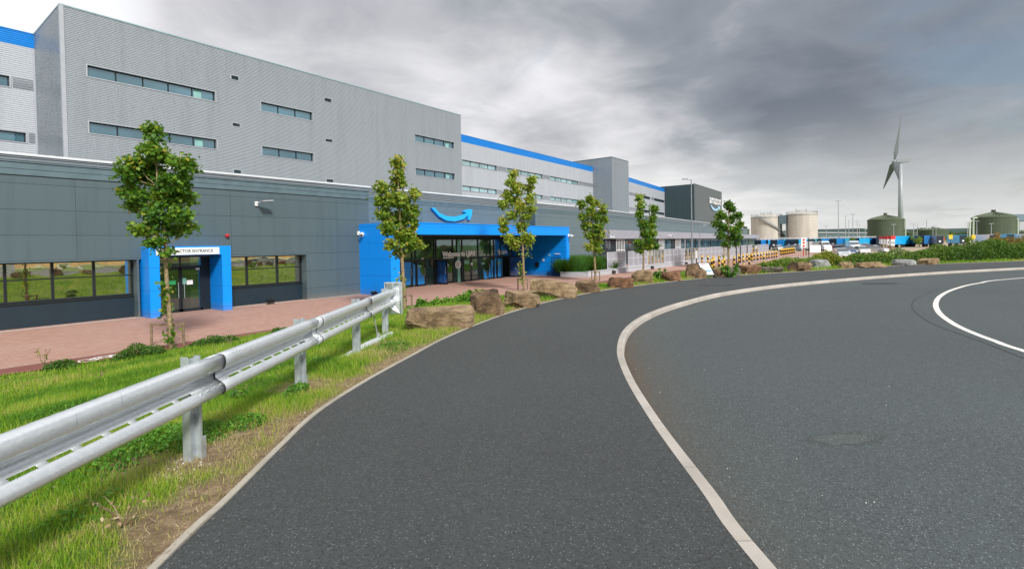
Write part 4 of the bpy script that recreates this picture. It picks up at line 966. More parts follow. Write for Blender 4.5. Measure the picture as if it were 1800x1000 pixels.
for a, b, kind in ((1074, 1086, 'd'), (1104, 1126, 'd'), (1136, 1160, 'd'), (1173, 1189, 'g'), (1201, 1215, 'g'), (1216, 1229, 'g'), (1231, 1243, 'g'), (1244, 1256, 'g'), (1257, 1269, 'g'), (1270, 1283, 'g'), (1284, 1296, 'g'), (1297, 1309, 'g'), (1310, 1321, 'g'), (1322, 1332, 'g')):
    ua_, ub_ = fu(a), fu(b); z0 = .55 if kind == 'd' else -.2; n_ = 2 if a < 1200 else 5
    f = MB(); f.box(ua_, ub_, .84, .9, FZ0-.15, FZ0-.06, Rf, fA).box(ua_, ub_, .84, .9, z0, z0+.08, Rf, fA)
    for k in range(n_+1): uu = ua_+(ub_-ua_)*k/n_; f.box(uu-.04, uu+.04, .83, .9, z0, FZ0-.06, Rf, fA)
    fo = f.build('window', M_frame, wh); MB().box(ua_, ub_, .86, .88, z0, FZ0-.1, Rf, fA).build('pane', M_gl_dark if kind == 'd' else M_gl_teal, fo, world=False)
for a, b in ((1088, 1102), (1162, 1171), (1191, 1200)):
    f = MB(); ua_, ub_ = fu(a), fu(b)
    for k in range(6): uu = ua_+(ub_-ua_)*k/5; f.box(uu-.04, uu+.04, .3, .36, ZP, FZ0-.06, Rf, fA)
    f.box(ua_, ub_, .3, .36, FZ0-.2, FZ0-.07, Rf, fA).box(ua_, ub_, .3, .36, .6, .68, Rf, fA).build('white_screen', M_white, wh)
for px in (1206, 1231): uu = fu(px); MB().box(uu-.12, uu+.12, .1, .3, ZP, FZ0-.06, Rf, fA).build('canopy_post', M_grey, wh)
a = aty(1050, 446.5, 28.75); b = aty(1068, 463, 28.75)
f = MB().box(a.x, b.x, 28.66, 28.70, b.z, b.z+.06).box(a.x, b.x, 28.66, 28.70, a.z-.06, a.z).box(a.x-.02, a.x+.06, 28.66, 28.7, b.z, a.z).box(b.x-.06, b.x+.02, 28.66, 28.7, b.z, a.z).build('window', M_frame, wh)
MB().box(a.x, b.x, 28.675, 28.69, b.z, a.z).build('pane', M_gl_dark, f, world=False)
# low green-grey block beyond the canopy end
# ================================================================== GUARDRAIL
def rp(dd, lat=-2.45): return fh*dd+rt*lat
G0 = rp(1.2); rail = thing('guardrail', 'galvanised steel crash barrier with slotted double humped beam beside the path', 'guardrail', (rp(6).x, rp(6).y, -.1))
NR = Vector((rt.x, rt.y, 0))        # towards the path
M_galvpost = pm('galvanised_post', (.50, .55, .58), .42, .6, var=.2, scale=9)
# cross-section: u = out towards the path, v = height above the beam's foot
half = [(.000, .312), (.012, .322), (.052, .325), (.080, .318), (.091, .302), (.094, .262), (.090, .236), (.078, .216), (.046, .198), (.014, .186), (.003, .172), (.002, .158)]
prof = half+[(.002, .145), (.008, .128), (.030, .115), (.058, .098), (.080, .075), (.088, .052), (.086, .028), (.072, .008), (.045, -.002), (.012, 0), (0, .008)]
prof2 = []
for i, p in enumerate(prof): prof2.append(p)
ZR = .445
def beam(d0, d1, slots=True, du=0.):
    mb = MB(); L = d1-d0
    cuts = [0.]; x = .28
    spans = []
    while slots and x+.16 < L-.2: spans.append((x, x+.15)); x += .205
    cs = sorted(set([0., L]+[c for s in spans for c in s])); k = 0
    # split the slot face into three bands, the middle one open at the slots
    pr = []
    for i, (u, v) in enumerate(prof2): pr.append((u+du, v))
    si = 14   # face between prof[14] and prof[15] carries the slots
    a, b = pr[si], pr[si+1]
    m1 = (a[0]+(b[0]-a[0])*.18, a[1]+(b[1]-a[1])*.18); m2 = (a[0]+(b[0]-a[0])*.92, a[1]+(b[1]-a[1])*.92)
    pr2 = pr[:si+1]+[m1, m2]+pr[si+1:]
    n = len(cs)
    for u, v in pr2:
        for c in cs: p = rp(d0+c)+NR*u; mb.v.append((p.x, p.y, ZR+v))
    for i in range(len(pr2)-1):
        for j in range(n-1):
            if i == si+1 and any(abs(cs[j]-s[0]) < 1e-6 for s in spans): continue
            mb.f.append((i*n+j, i*n+j+1, (i+1)*n+j+1, (i+1)*n+j)); mb.m.append(0)
    o = mb.build('beam', M_galv, rail, smooth=True)
    md = o.modifiers.new('thickness', 'SOLIDIFY'); md.thickness = .004; md.offset = 0
    return o
jd = [-.4, 1.9, 4.0, 6.15, 8.35, 10.35]
for i in range(5): beam(jd[i], jd[i+1]+(.12 if i < 4 else 0), True, .0 if i % 2 == 0 else .006)
for i in (1, 2, 3, 4):
    pts = [tuple(rp(jd[i]+.125)+NR*(u+.012)+Vector((0, 0, ZR+v))) for u, v in prof[1:-1]]
    MB().tube(pts, .0055, 6).build('joint_seam', M_black, rail)
    for v in (.235, .085):
        for k in range(4):
            if v == .235: u = .07
            else: u = .072
            p = rp(jd[i]-.16+k*.085)+NR*u+Vector((0, 0, ZR+v+(.0 if v < .2 else -.015)))
            b_ = MB().tube([p, p+NR*.014+Vector((0, 0, .008 if v < .2 else -.008)), p+NR*.018+Vector((0, 0, .01 if v < .2 else -.01))], [.012, .010, .003], 8); b_.build('bolt', M_grey, rail)
for i, (dd, px) in enumerate(((1.9, 0), (3.93, 320), (5.95, 521), (8.1, 616), (9.95, 678))):
    b0 = rp(dd)-NR*.02; zg = Hs(b0.x, b0.y); R = Matrix((fh, -NR, Vector((0, 0, 1)))).transposed(); o = (b0.x, b0.y, 0)
    m = MB()   # folded channel: web along the rail, two flanges
    m.box(-.036, .036, .026, .032, zg-.25, ZR+.34, R, o).box(-.036, -.030, .032, .088, zg-.25, ZR+.355, R, o).box(.030, .036, -.022, .026, zg-.25, ZR+.355, R, o)
    m.box(-.030, -.012, .082, .088, zg-.25, ZR+.355, R, o).box(.012, .030, -.022, -.016, zg-.25, ZR+.355, R, o)
    if i == 1: m.box(.0, .06, -.034, -.026, zg-.2, zg+.17, R, o)
    if i == 2: m.box(.0, .055, -.034, -.026, zg-.2, zg+.12, R, o)
    m.build('post', M_galvpost, rail)
# end anchor: upright folded box plate with pyramid fold, and the foot tube with tie rod
R = Matrix((fh, -NR, Vector((0, 0, 1)))).transposed(); e0 = rp(10.32)+NR*.05; o = (e0.x, e0.y, 0)
m = MB(); zt, zb = .90, .26
m.box(-.015, .0, -.17, .17, zb, zt, R, o).box(-.12, -.015, -.17, -.162, zb, zt, R, o).box(-.12, -.015, .162, .17, zb, zt, R, o)
m.box(-.12, -.015, -.16, .16, zt-.012, zt, R, o)
def ro(x, y, z): return tuple(R @ Vector((x, y, z))+Vector(o))
m.add([ro(-.12, .15, zt-.01), ro(-.12, -.02, zt-.01), ro(-.03, .08, ZR+.30), ro(-.02, -.1, zt-.01)], [(0, 1, 2), (1, 3, 2)])
m.add([ro(-.12, .16, ZR), ro(-.02, -.12, zb), ro(-.02, .16, zb), ro(-.02, 0, ZR)], [(0, 1, 2), (0, 3, 1)])
m.build('end_plate', M_galv, rail)
m = MB(); zg5 = Hs(rp(9.95).x, rp(9.95).y); q0 = atz(688, 588, zg5+.06); q1 = atz(592, 632, zg5+.02)
m.tube([q0, q0.lerp(q1, .5)+Vector((0, 0, .01)), q1-Vector((0, 0, .05))], .06, 12); m.build('foot_tube', M_galv, rail)
q2 = q0.lerp(q1, .28); m = MB(); m.tube([tuple(q2+Vector((0, 0, .05))), tuple(rp(8.9)+Vector((0, 0, ZR+.02)))], .012, 6).tube([tuple(q2+Vector((0, 0, .0))), tuple(q2+Vector((0, 0, .13)))], .035, 8)
m.build('tie_rod', M_grey, rail)
# ================================================================== BOULDERS
def ico(sub):
    import bmesh
    bm = bmesh.new(); bmesh.ops.create_icosphere(bm, subdivisions=sub, radius=1); bm.verts.ensure_lookup_table()
    v = [v.co.copy() for v in bm.verts]; f = [tuple(x.index for x in fc.verts) for fc in bm.faces]; bm.free(); return v, f
ICO = {4: ico(4), 5: ico(5)}
RK = []
def boulder(l, r, t, b, mat, label, seed, flat=.5, deep=.75, cuts=14, skew=0.):
    rd = random.Random(seed); px = (l+r)/2; zg = -.15
    for _ in range(6): p = atz(px, b, zg); zg = Hs(p.x, p.y)
    d = depth(p); w = (r-l)*d/F; h = (b-t)*d/F*1.04; dp = w*deep if w*deep > h*.8 else h*.8
    V, Fc = ICO[5 if w*F/d > 60 else 4]; V = [v.lerp(v/max(abs(v.x), abs(v.y), abs(v.z))*.82, .62) for v in V]
    pl = []
    for k in range(max(6, int(cuts*.8))):
        n = Vector((rd.gauss(0, 1), rd.gauss(0, 1), rd.gauss(0, .8))).normalized(); pl.append((n, rd.uniform(.60, .92)))
    pl.append((Vector((rd.uniform(-.15, .15), rd.uniform(-.15, .15), 1)).normalized(), flat))
    for v in V:
        for n, q in pl:
            e = v.dot(n)-q
            if e > 0: v -= n*e
    cuts = cuts; so = Vector((seed*3.7, seed*1.9, seed*5.3)); W = []
    for v in V:
        e = noise.fractal(v*1.3+so, .9, 2.1, 4)*.06+(abs(noise.noise(v*3.1+so))-.2)*.07+noise.fractal(v*9+so, .8, 2.1, 3)*.022
        ly = (noise.noise(Vector((v.x*.7, v.y*.7, v.z*7))+so))*.035
        v2 = v*(1+e)+Vector((v.x, v.y, 0))*ly; W.append(v2)
    xs = [v.x for v in W]; ys = [v.y for v in W]; zs = [v.z for v in W]
    x0, x1, y0, y1, z0, z1 = min(xs), max(xs), min(ys), max(ys), min(zs), max(zs)
    # local x along the camera's right, y away from it; a fifth of the height sunk in the turf
    vs = []
    for v in W:
        zz = (v.z-z0)/(z1-z0); x = ((v.x-x0)/(x1-x0)-.5)*w+skew*w*(zz-.5); y = ((v.y-y0)/(y1-y0)-.5)*dp; z = (zz*1.42-.42)*h
        q = rt*x+fh*y; vs.append((q.x, q.y, z))
    base = p+fh*(dp*.38); mb = MB(); mb.add(vs, Fc)
    o = mb.build('boulder', mat, smooth=False); o.location = (base.x, base.y, zg-.02)
    tag(o, label, 'boulder', 'boulders along the verge'); RK.append((base.x, base.y, w/2, dp/2, zg)); return o
boulder(709, 834, 541, 577, R_och, 'long flat topped ochre boulder just past the end of the crash barrier', 3, .52, .5, 7)
boulder(825, 889, 509, 555, R_brn, 'tall upright boulder with a dark stained face, second after the barrier', 5, .7, .8, 10)
boulder(885, 951, 512, 541, R_och, 'low ochre boulder directly right of the tall dark stained one', 8, .6)
boulder(931, 1018, 492, 524, R_och, 'big smooth humped ochre boulder in front of the side door', 12, .6, .6, 9)
boulder(1013, 1058, 492, 515, R_brn, 'square brown boulder with shaggy grass at its foot beneath the fourth tree', 15, .5)
boulder(1070, 1115, 487, 508, R_red, 'split rust brown boulder lying low beside the planter', 17, .45)
boulder(1113, 1150, 475, 498, R_och, 'blocky tan boulder at the foot of the fifth tree', 21, .75, .9, 8)
boulder(1164, 1202, 477, 494, R_red, 'long dark rust boulder with a green weed at its left', 23, .5)
boulder(1209, 1244, 465, 491, R_brn, 'angular leaning boulder directly left of the A frame sign', 27, .85, .8, 7, .12)
boulder(1255, 1281, 472, 488, R_brn, 'small brown boulder directly right of the A frame sign', 31, .6)
boulder(1274, 1309, 471, 486, R_gry, 'grey green mossy boulder below the sixth tree', 33, .6)
boulder(1304, 1342, 467, 483, R_red, 'square rust brown boulder left of the low green hedge', 35, .7, .8, 8)
boulder(1345, 1386, 469, 479, R_gry, 'low flat greyish boulder lying in front of the bright green hedge', 37, .5)
boulder(1393, 1433, 461, 477, R_brn, 'rounded brown grey boulder directly left of the white stone', 41, .6)
boulder(1431, 1466, 456, 473, R_wht, 'pale grey white twin peaked stone in the row', 47, .95, .8, 8)
boulder(1477, 1505, 461, 473, R_och, 'small orange tan boulder directly right of the white stone', 51, .6)
boulder(1508, 1564, 460, 472, R_och, 'very long low tan boulder at the foot of the main hedge', 53, .6, .4, 12)
boulder(1578, 1618, 456, 468, R_wht, 'flat slab like boulder with pale top at the foot of the hedge', 57, .6, .6)
boulder(1622, 1655, 454, 466, R_och, 'last tan boulder of the row before the hedge meets the path', 61, .6)
# ================================================================== TREES
LEAF_V = [(0, 0, 0), (.16, .22, .03), (.46, .16, .06), (.34, .48, .04), (.50, .72, .03), (.20, .72, .0), (0, 1.05, -.04), (-.20, .72, 0), (-.50, .72, .03), (-.34, .48, .04), (-.46, .16, .06), (-.16, .22, .03)]
LEAF_F = [(0, 1, 2, 3, 4, 5, 6), (0, 6, 7, 8, 9, 10, 11)]
OVAL_V = [(0, 0, 0), (.28, .35, .05), (.24, .7, .03), (0, 1, -.04), (-.24, .7, .03), (-.28, .35, .05)]
OVAL_F = [(0, 1, 2, 3), (0, 3, 4, 5)]
def tree(label, base_px, zb, lean, blobs, nleaf, mat, trunk_r, fork_y, leaf=.13, suck=(), stake=None, far=False, varm=.42):
    p = atz(base_px[0], base_px[1], zb); zg = Hs(p.x, p.y); d = depth(p)
    t = thing('street_tree', label, 'tree', (p.x, p.y, zg), group='young maple trees in a row')
    def W(px, py, dd=0): q = atd(px, py, d+dd); return q
    top = W(lean[0], lean[1]); fork = W(base_px[0]*.5+lean[0]*.5 if False else lean[2], fork_y)
    tr = MB(); b0 = Vector((p.x, p.y, zg-.1)); pts = []; rs = []
    for k in range(9):
        f = k/8; q = b0.lerp(fork, f)+Vector((math.sin(f*7)*.015, math.cos(f*5)*.015, 0)); pts.append(q); rs.append(trunk_r*(1.45 if k == 0 else 1.12-.35*f))
    for k in range(1, 7):
        f = k/6; q = fork.lerp(top, f)+Vector((math.sin(f*9)*.05, math.cos(f*6)*.05, 0)); pts.append(q); rs.append(trunk_r*.77*(1-.85*f))
    tr.tube(pts, rs, 10)
    rd = random.Random(int(base_px[0])); P_, V_ = [], []; tot = sum(b[2]*b[3] for b in blobs); br = MB()
    allp = []
    for bi, bdef in enumerate(blobs):
        bx, by, rx, ry = bdef[:4]; dd = bdef[4] if len(bdef) > 4 else rd.uniform(-.35, .35)
        c = W(bx, by, dd); RX, RY = rx*d/F*.80, ry*d/F*.80; RD = min(max(RX, .35)*1.0, 1.1)
        # limb from the leader to the blob
        st = min(pts[4:], key=lambda q: (q-(c-Vector((0, 0, max(RY, .5)*1.1)))).length)
        mid = st.lerp(c, .5)-Vector((0, 0, .12)); r0 = trunk_r*.32
        br.tube([st, mid, c, c+Vector((0, 0, RY*.7))], [r0, r0*.75, r0*.5, r0*.12], 6)
        n = int(nleaf*rx*ry/tot); ncl = max(4, int(n/11))
        cl = []
        for k in range(ncl):
            v = Vector((rd.gauss(0, 1), rd.gauss(0, 1), rd.gauss(0, 1))).normalized()*(rd.random()**.45)
            q = c+rt*v.x*RX+fh*v.y*RD+Vector((0, 0, v.z*RY)); cl.append((q, v.length))
            if k % 3 == 0: br.tube([c+(q-c)*.15, q], [r0*.35, r0*.1], 4, cap=False)
        tone = rd.uniform(-.12, .14)
        for k in range(n):
            q, ln = cl[k % ncl]; s = leaf*.72
            P_.append(q+Vector((rd.gauss(0, s), rd.gauss(0, s), rd.gauss(0, s*.75))))
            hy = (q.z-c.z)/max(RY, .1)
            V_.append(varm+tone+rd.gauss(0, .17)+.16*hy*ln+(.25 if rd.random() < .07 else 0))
    tro = tr.build('trunk', M_bark, t, smooth=True); br.build('limbs', M_bark, t, smooth=True)
    for (sx, sy, n, r) in suck:      # leafy shoots on the trunk
        c = W(sx, sy)
        for k in range(n): P_.append(c+Vector((rd.gauss(0, r), rd.gauss(0, r), rd.gauss(0, r*2)))); V_.append(.55+rd.gauss(0, .25))
    N = len(P_); pos = np.array([tuple(q) for q in P_]); g = np.random.default_rng(int(base_px[0]))
    R = rotm(g.uniform(0, 6.28, N), g.normal(-.9, .55, N), g.normal(0, .5, N))
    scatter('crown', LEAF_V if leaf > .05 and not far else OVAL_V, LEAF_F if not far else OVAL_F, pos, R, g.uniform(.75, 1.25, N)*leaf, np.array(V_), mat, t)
    return t, p, zg, d
def stake(p, zg, w, h, label, yaw=0., far=False):
    t = thing('tree_stake', label, 'tree stake', (p.x, p.y, zg), group='timber tree stakes')
    a, b = p-rt*w/2-fh*.05, p+rt*w/2-fh*.05
    for q in (a, b): MB().tube([(q.x, q.y, zg-.2), (q.x, q.y, zg+h)], .042, 8).build('stake', M_wood, t)
    MB().bar((a.x, a.y, zg+h-.06)-fh*.04 if False else Vector((a.x, a.y, zg+h-.05))-fh*.045, Vector((b.x, b.y, zg+h-.05))-fh*.045, .03, .07).build('crossbar', M_wood, t)
    MB().tube([Vector((p.x, p.y, zg+h-.05))-fh*.07-rt*.09, Vector((p.x, p.y, zg+h-.05))-fh*.10, Vector((p.x, p.y, zg+h-.05))-fh*.07+rt*.09], .018, 6).build('tree_tie', M_black, t)
T1 = [(268, 232, 19, 22), (262, 262, 22, 20), (240, 285, 25, 20), (285, 275, 25, 17), (318, 285, 22, 17), (225, 300, 20, 24), (262, 305, 30, 28), (305, 315, 32, 26), (335, 292, 12, 10),
      (222, 335, 16, 18), (250, 345, 30, 24), (290, 350, 28, 24), (328, 345, 18, 20), (235, 362, 15, 12), (270, 378, 22, 20), (315, 375, 26, 18), (238, 400, 14, 12), (255, 402, 20, 15), (300, 402, 30, 14), (330, 398, 14, 12), (278, 425, 20, 12), (292, 440, 14, 8)]
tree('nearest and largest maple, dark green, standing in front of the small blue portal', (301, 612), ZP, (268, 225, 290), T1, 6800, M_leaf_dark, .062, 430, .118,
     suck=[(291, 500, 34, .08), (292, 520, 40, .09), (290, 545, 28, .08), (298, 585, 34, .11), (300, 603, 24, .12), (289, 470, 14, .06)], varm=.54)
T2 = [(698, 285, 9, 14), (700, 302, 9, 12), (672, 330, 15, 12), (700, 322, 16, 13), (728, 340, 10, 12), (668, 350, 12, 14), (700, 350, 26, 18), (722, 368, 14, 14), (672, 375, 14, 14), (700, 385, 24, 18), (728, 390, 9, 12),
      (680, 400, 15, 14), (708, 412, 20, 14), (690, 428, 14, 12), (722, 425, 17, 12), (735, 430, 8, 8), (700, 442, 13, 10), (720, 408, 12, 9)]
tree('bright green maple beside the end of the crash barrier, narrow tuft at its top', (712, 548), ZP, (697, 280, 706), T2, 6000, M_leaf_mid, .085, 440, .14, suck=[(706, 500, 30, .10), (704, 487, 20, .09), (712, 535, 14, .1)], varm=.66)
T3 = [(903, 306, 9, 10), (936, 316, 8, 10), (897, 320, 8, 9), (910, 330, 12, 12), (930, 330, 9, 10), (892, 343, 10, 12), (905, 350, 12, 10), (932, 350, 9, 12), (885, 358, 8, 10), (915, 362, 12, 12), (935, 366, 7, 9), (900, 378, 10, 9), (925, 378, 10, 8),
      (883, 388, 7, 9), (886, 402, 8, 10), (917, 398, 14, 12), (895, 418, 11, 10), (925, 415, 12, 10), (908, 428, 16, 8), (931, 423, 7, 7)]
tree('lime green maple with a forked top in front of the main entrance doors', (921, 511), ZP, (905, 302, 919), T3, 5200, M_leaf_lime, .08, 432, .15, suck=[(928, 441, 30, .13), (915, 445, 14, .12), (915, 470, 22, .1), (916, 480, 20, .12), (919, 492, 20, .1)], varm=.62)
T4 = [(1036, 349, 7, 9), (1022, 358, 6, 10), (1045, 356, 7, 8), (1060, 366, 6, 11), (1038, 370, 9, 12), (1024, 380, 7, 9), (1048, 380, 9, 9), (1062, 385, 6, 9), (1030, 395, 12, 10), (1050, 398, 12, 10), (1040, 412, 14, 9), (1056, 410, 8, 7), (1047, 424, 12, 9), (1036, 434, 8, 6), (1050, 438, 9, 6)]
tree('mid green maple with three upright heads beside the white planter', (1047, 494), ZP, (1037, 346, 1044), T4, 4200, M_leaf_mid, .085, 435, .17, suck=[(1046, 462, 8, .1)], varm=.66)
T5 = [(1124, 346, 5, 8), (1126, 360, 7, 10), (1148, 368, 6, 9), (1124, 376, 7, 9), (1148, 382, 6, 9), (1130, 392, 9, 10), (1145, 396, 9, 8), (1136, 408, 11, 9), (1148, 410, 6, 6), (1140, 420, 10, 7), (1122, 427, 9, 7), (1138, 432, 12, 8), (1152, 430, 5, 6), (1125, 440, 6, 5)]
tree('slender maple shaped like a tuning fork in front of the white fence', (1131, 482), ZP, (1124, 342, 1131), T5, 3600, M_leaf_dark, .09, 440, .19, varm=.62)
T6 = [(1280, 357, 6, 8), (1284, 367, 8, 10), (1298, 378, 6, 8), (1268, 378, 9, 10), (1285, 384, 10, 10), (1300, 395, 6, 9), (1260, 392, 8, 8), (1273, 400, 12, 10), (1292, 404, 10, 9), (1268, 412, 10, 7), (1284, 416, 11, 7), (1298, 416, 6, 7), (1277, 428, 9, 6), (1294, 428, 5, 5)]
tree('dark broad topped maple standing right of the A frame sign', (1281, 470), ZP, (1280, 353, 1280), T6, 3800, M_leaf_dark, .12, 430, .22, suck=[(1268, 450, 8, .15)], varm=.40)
for px, py, w, h, lb in ((297, 607, 1.0, .74, 'weathered timber stake frame around the nearest tree'), (711, 548, .70, .72, 'stake frame around the tree at the end of the crash barrier'),
        (919, 509, .62, .78, 'stake frame behind the boulders in front of the main entrance'), (1047, 494, .6, .8, 'stake frame around the tree beside the white planter'), (1281, 469, .9, .9, 'stake frame around the sixth tree right of the A frame sign')):
    p = atz(px, py, ZP); zg = Hs(p.x, p.y); stake(p, zg, w, h, lb, far=px > 600)
# ================================================================== LEAFY GROUND PLANTS
def inview(x, y, z, mg=120):
    v = np.stack([x, y, z-CZ], -1); dz = v@np.array(fw); a = v@np.array(rt)/dz; b = v@np.array(up)/dz; c, s = math.cos(ROLL), math.sin(ROLL)
    X = CX+F*(a*c-b*s); Y = CY-F*(a*s+b*c); return (dz > .3) & (X > -mg-80) & (X < 1800+mg) & (Y > -mg) & (Y < 1000+mg*.7)
BL_V = [(-.5, 0, 0), (.5, 0, 0), (.34, 0, .55), (-.34, 0, .55), (0, .06, 1)]; BL_F = [(0, 1, 2, 3), (3, 2, 4)]
def blades(n, box, hgt, wid, seed, dens=None, maxd=99, mind=0):
    g = np.random.default_rng(seed); x = g.uniform(box[0], box[1], n); y = g.uniform(box[2], box[3], n)
    d = x*fh.x+y*fh.y; rr = np.hypot(x, y); m = (rr > mind) & (rr < maxd) & (y < 17.28) & inview(x, y, np.full(n, -.1)); x, y = x[m], y[m]
    s = sdist(x, y, ELa); tf = turf(x, y, s); edge = (s > .07); m = edge & (g.random(len(x)) < np.clip(tf*1.15+.16, 0, 1)); x, y, s, tf = x[m], y[m], s[m], tf[m]
    for (cx, cy, hw, hd, zz) in RK:
        m = np.hypot(x-cx, y-cy) > min(hw, hd)*.8; x, y, s, tf = x[m], y[m], s[m], tf[m]
    z = H(x, y, s, s+3); N = len(x)
    tall = .55+.75*vnoise(x, y, 1.6, 21)+.35*(tf > .8); h = hgt*g.uniform(.45, 1.25, N)*tall
    R = rotm(g.uniform(0, 6.28, N), g.normal(0, .42, N), g.normal(0, .25, N)); Sx = np.stack([wid/h, np.ones(N), np.ones(N)], -1); R = R*Sx[:, None, :]
    var = .50+.34*(vnoise(x, y, .9, 5)-.5)*1.6+.45*(vnoise(x, y, 3.3, 6)-.5)+g.normal(.05, .17, N)+.30*(1-tf)+.14*np.clip(1.2-s, 0, 1)
    return np.stack([x, y, z-.004], -1), R, h, var
bb = [blades(330000, (-1, 7, 2.2, 9), .058, .0046, 1, maxd=7.0), blades(330000, (-3, 16, 4, 15), .085, .0075, 2, maxd=13, mind=7.0), blades(200000, (-6, 30, 7, 17.5), .10, .013, 3, maxd=24, mind=13), blades(90000, (18, 60, -8, 17), .14, .03, 4, maxd=60, mind=24)]
pos, R, h, var = [np.concatenate([b[i] for b in bb]) for i in range(4)]
tag(scatter('grass', BL_V, BL_F, pos, R, h, var, M_grass), kind='stuff')
# dry straw and debris on the bare soil
g = np.random.default_rng(9); n = 60000; x = g.uniform(0, 12, n); y = g.uniform(2.8, 9, n); s = sdist(x, y, ELa); tf = turf(x, y, s)
m = (s > -.06) & (s < 3.2) & (g.random(n) < (1-tf)*.8+.05) & inview(x, y, x*0); x, y, s = x[m], y[m], s[m]; N = len(x)
sc = g.uniform(.02, .075, N); R = rotm(g.uniform(0, 6.28, N), g.normal(1.45, .2, N), g.normal(0, .3, N)); R = R*np.stack([.0035/sc, np.ones(N), np.ones(N)], -1)[:, None, :]
tag(scatter('dry_straw', BL_V, BL_F, np.stack([x, y, np.maximum(H(x, y, s, s+3), np.where(s < 0, .012, -9))+.008], -1), R, sc, g.uniform(0, 1, N), M_straw), kind='stuff')
def leafy(name, label, cat, mat, cx, cy, rx, ry, h, n, leaf, rot=0., kind=None, group=None, top=.5, upright=False, zoff=0., var0=.45, part=False):
    """low plant mass: leaves filling an uneven dome"""
    g = np.random.default_rng(int(abs(cx*31+cy*17)*10) % 99991); a = g.uniform(0, 6.28, n); r = np.sqrt(g.random(n)); u, v = r*np.cos(a)*rx, r*np.sin(a)*ry
    c, s = math.cos(rot), math.sin(rot); x, y = cx+u*c-v*s, cy+u*s+v*c
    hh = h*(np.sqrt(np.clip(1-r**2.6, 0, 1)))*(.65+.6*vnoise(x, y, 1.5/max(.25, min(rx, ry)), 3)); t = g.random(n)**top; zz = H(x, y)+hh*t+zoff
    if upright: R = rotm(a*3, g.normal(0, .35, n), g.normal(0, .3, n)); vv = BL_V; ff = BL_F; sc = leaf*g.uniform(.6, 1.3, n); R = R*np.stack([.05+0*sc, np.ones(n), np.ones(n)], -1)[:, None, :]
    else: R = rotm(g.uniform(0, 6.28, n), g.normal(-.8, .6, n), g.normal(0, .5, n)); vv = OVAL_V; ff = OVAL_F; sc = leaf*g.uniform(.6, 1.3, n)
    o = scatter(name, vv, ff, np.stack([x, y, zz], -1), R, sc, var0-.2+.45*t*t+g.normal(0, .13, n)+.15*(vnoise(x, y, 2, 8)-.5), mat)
    return tag(o, label, cat, group, kind)
def at_verge(px, py, z=-1.): 
    for _ in range(8): p = atz(px, py, z); z = Hs(p.x, p.y)
    return p
for l, r, t, b, lb in ((66, 130, 634, 652, 'small low shrub nearest the left edge beside the red strip'), (186, 278, 606, 632, 'wide low evergreen shrub directly left of the nearest tree'),
        (318, 412, 592, 609, 'low evergreen shrub directly right of the nearest tree'), (470, 505, 574, 588, 'small low shrub behind the crash barrier, left one'), (512, 560, 563, 584, 'leafy low shrub behind the crash barrier, right one')):
    p = at_verge((l+r)/2, b); d = depth(p); w = (r-l)*d/F; q = p+fh*w*.2
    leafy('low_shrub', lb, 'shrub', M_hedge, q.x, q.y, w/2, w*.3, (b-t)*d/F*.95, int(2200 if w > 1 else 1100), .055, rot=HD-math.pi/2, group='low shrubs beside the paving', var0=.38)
for l, r, b, h in ((735, 852, 540, .42),):
    for k in range(9):
        px = l+(r-l)*(k+.5)/9; p = at_verge(px, b-.05*(px-l))
        leafy('bedding_plant', 'upright broad leaved green plant in the row behind the flat topped boulder', 'plant', M_clover, p.x, p.y, .30, .28, h*random.uniform(.8, 1.2), 260, .16, upright=False, group='row of green plants behind the boulders', var0=.6)
# clover and weeds in the verge
for px, py, rx, ry, n in ((230, 790, .55, .35, 2600), (345, 770, .32, .25, 1300), (430, 745, .22, .18, 500), (690, 612, .45, .3, 900), (640, 600, .3, .3, 500), (150, 905, .30, .2, 260), (60, 860, .3, .3, 220), (520, 690, .3, .12, 500), (300, 700, .5, .3, 900), (120, 720, .6, .4, 1100), (560, 640, .4, .3, 700)):
    p = at_verge(px, py, -.1); leafy('clover', None, None, M_clover, p.x, p.y, rx, ry, .11, n, .03, kind='stuff', rot=.7)
def weed(label, px, py, h, n, mat, stem=M_wood, r=.08, lf=.03, seed=0):
    p = at_verge(px, py, -.1); t = thing('weed', label, 'weed', (p.x, p.y, p.z)); rd = random.Random(px); m = MB(); P_ = []
    for k in range(5):
        a = rd.uniform(0, 6.28); e = p+Vector((math.cos(a)*r*2, math.sin(a)*r*2, h*rd.uniform(.6, 1))); md = p.lerp(e, .5)+Vector((0, 0, h*.12)); m.tube([p, md, e], [.005, .0035, .0015], 5)
        for j in range(n//5): f = rd.uniform(.25, 1); P_.append(tuple(p.lerp(e, f)+Vector((rd.gauss(0, .02), rd.gauss(0, .02), rd.gauss(0, .02)))))
    m.build('stem', stem, t); N = len(P_); g = np.random.default_rng(px)
    scatter('leaves', OVAL_V, OVAL_F, np.array(P_), rotm(g.uniform(0, 6.28, N), g.normal(-.8, .6, N), g.normal(0, .5, N)), g.uniform(.6, 1.3, N)*lf, g.uniform(0, 1, N), mat, t)
weed('dry reddish brown stalk standing in the grass at bottom left', 218, 925, .24, 30, M_straw)
weed('pale leafed weed at the foot of the crash barrier between the two nearest posts', 436, 697, .12, 60, M_clover, lf=.055)
weed('small yellow green sapling at the far left edge of the verge', 76, 648, .55, 40, M_olive, lf=.06)
weed('thin dead stalk in the lawn left of the nearest barrier post', 175, 668, .30, 14, M_straw)
weed('thin dead stalk in the lawn right of the nearest tree', 404, 607, .35, 20, M_straw)
weed('green weed at the left of the dark rust boulder', 1160, 492, .6, 160, M_clover, r=.15, lf=.14)
weed('green weed growing in front of the mossy boulder', 1284, 489, .75, 200, M_clover, r=.2, lf=.15)
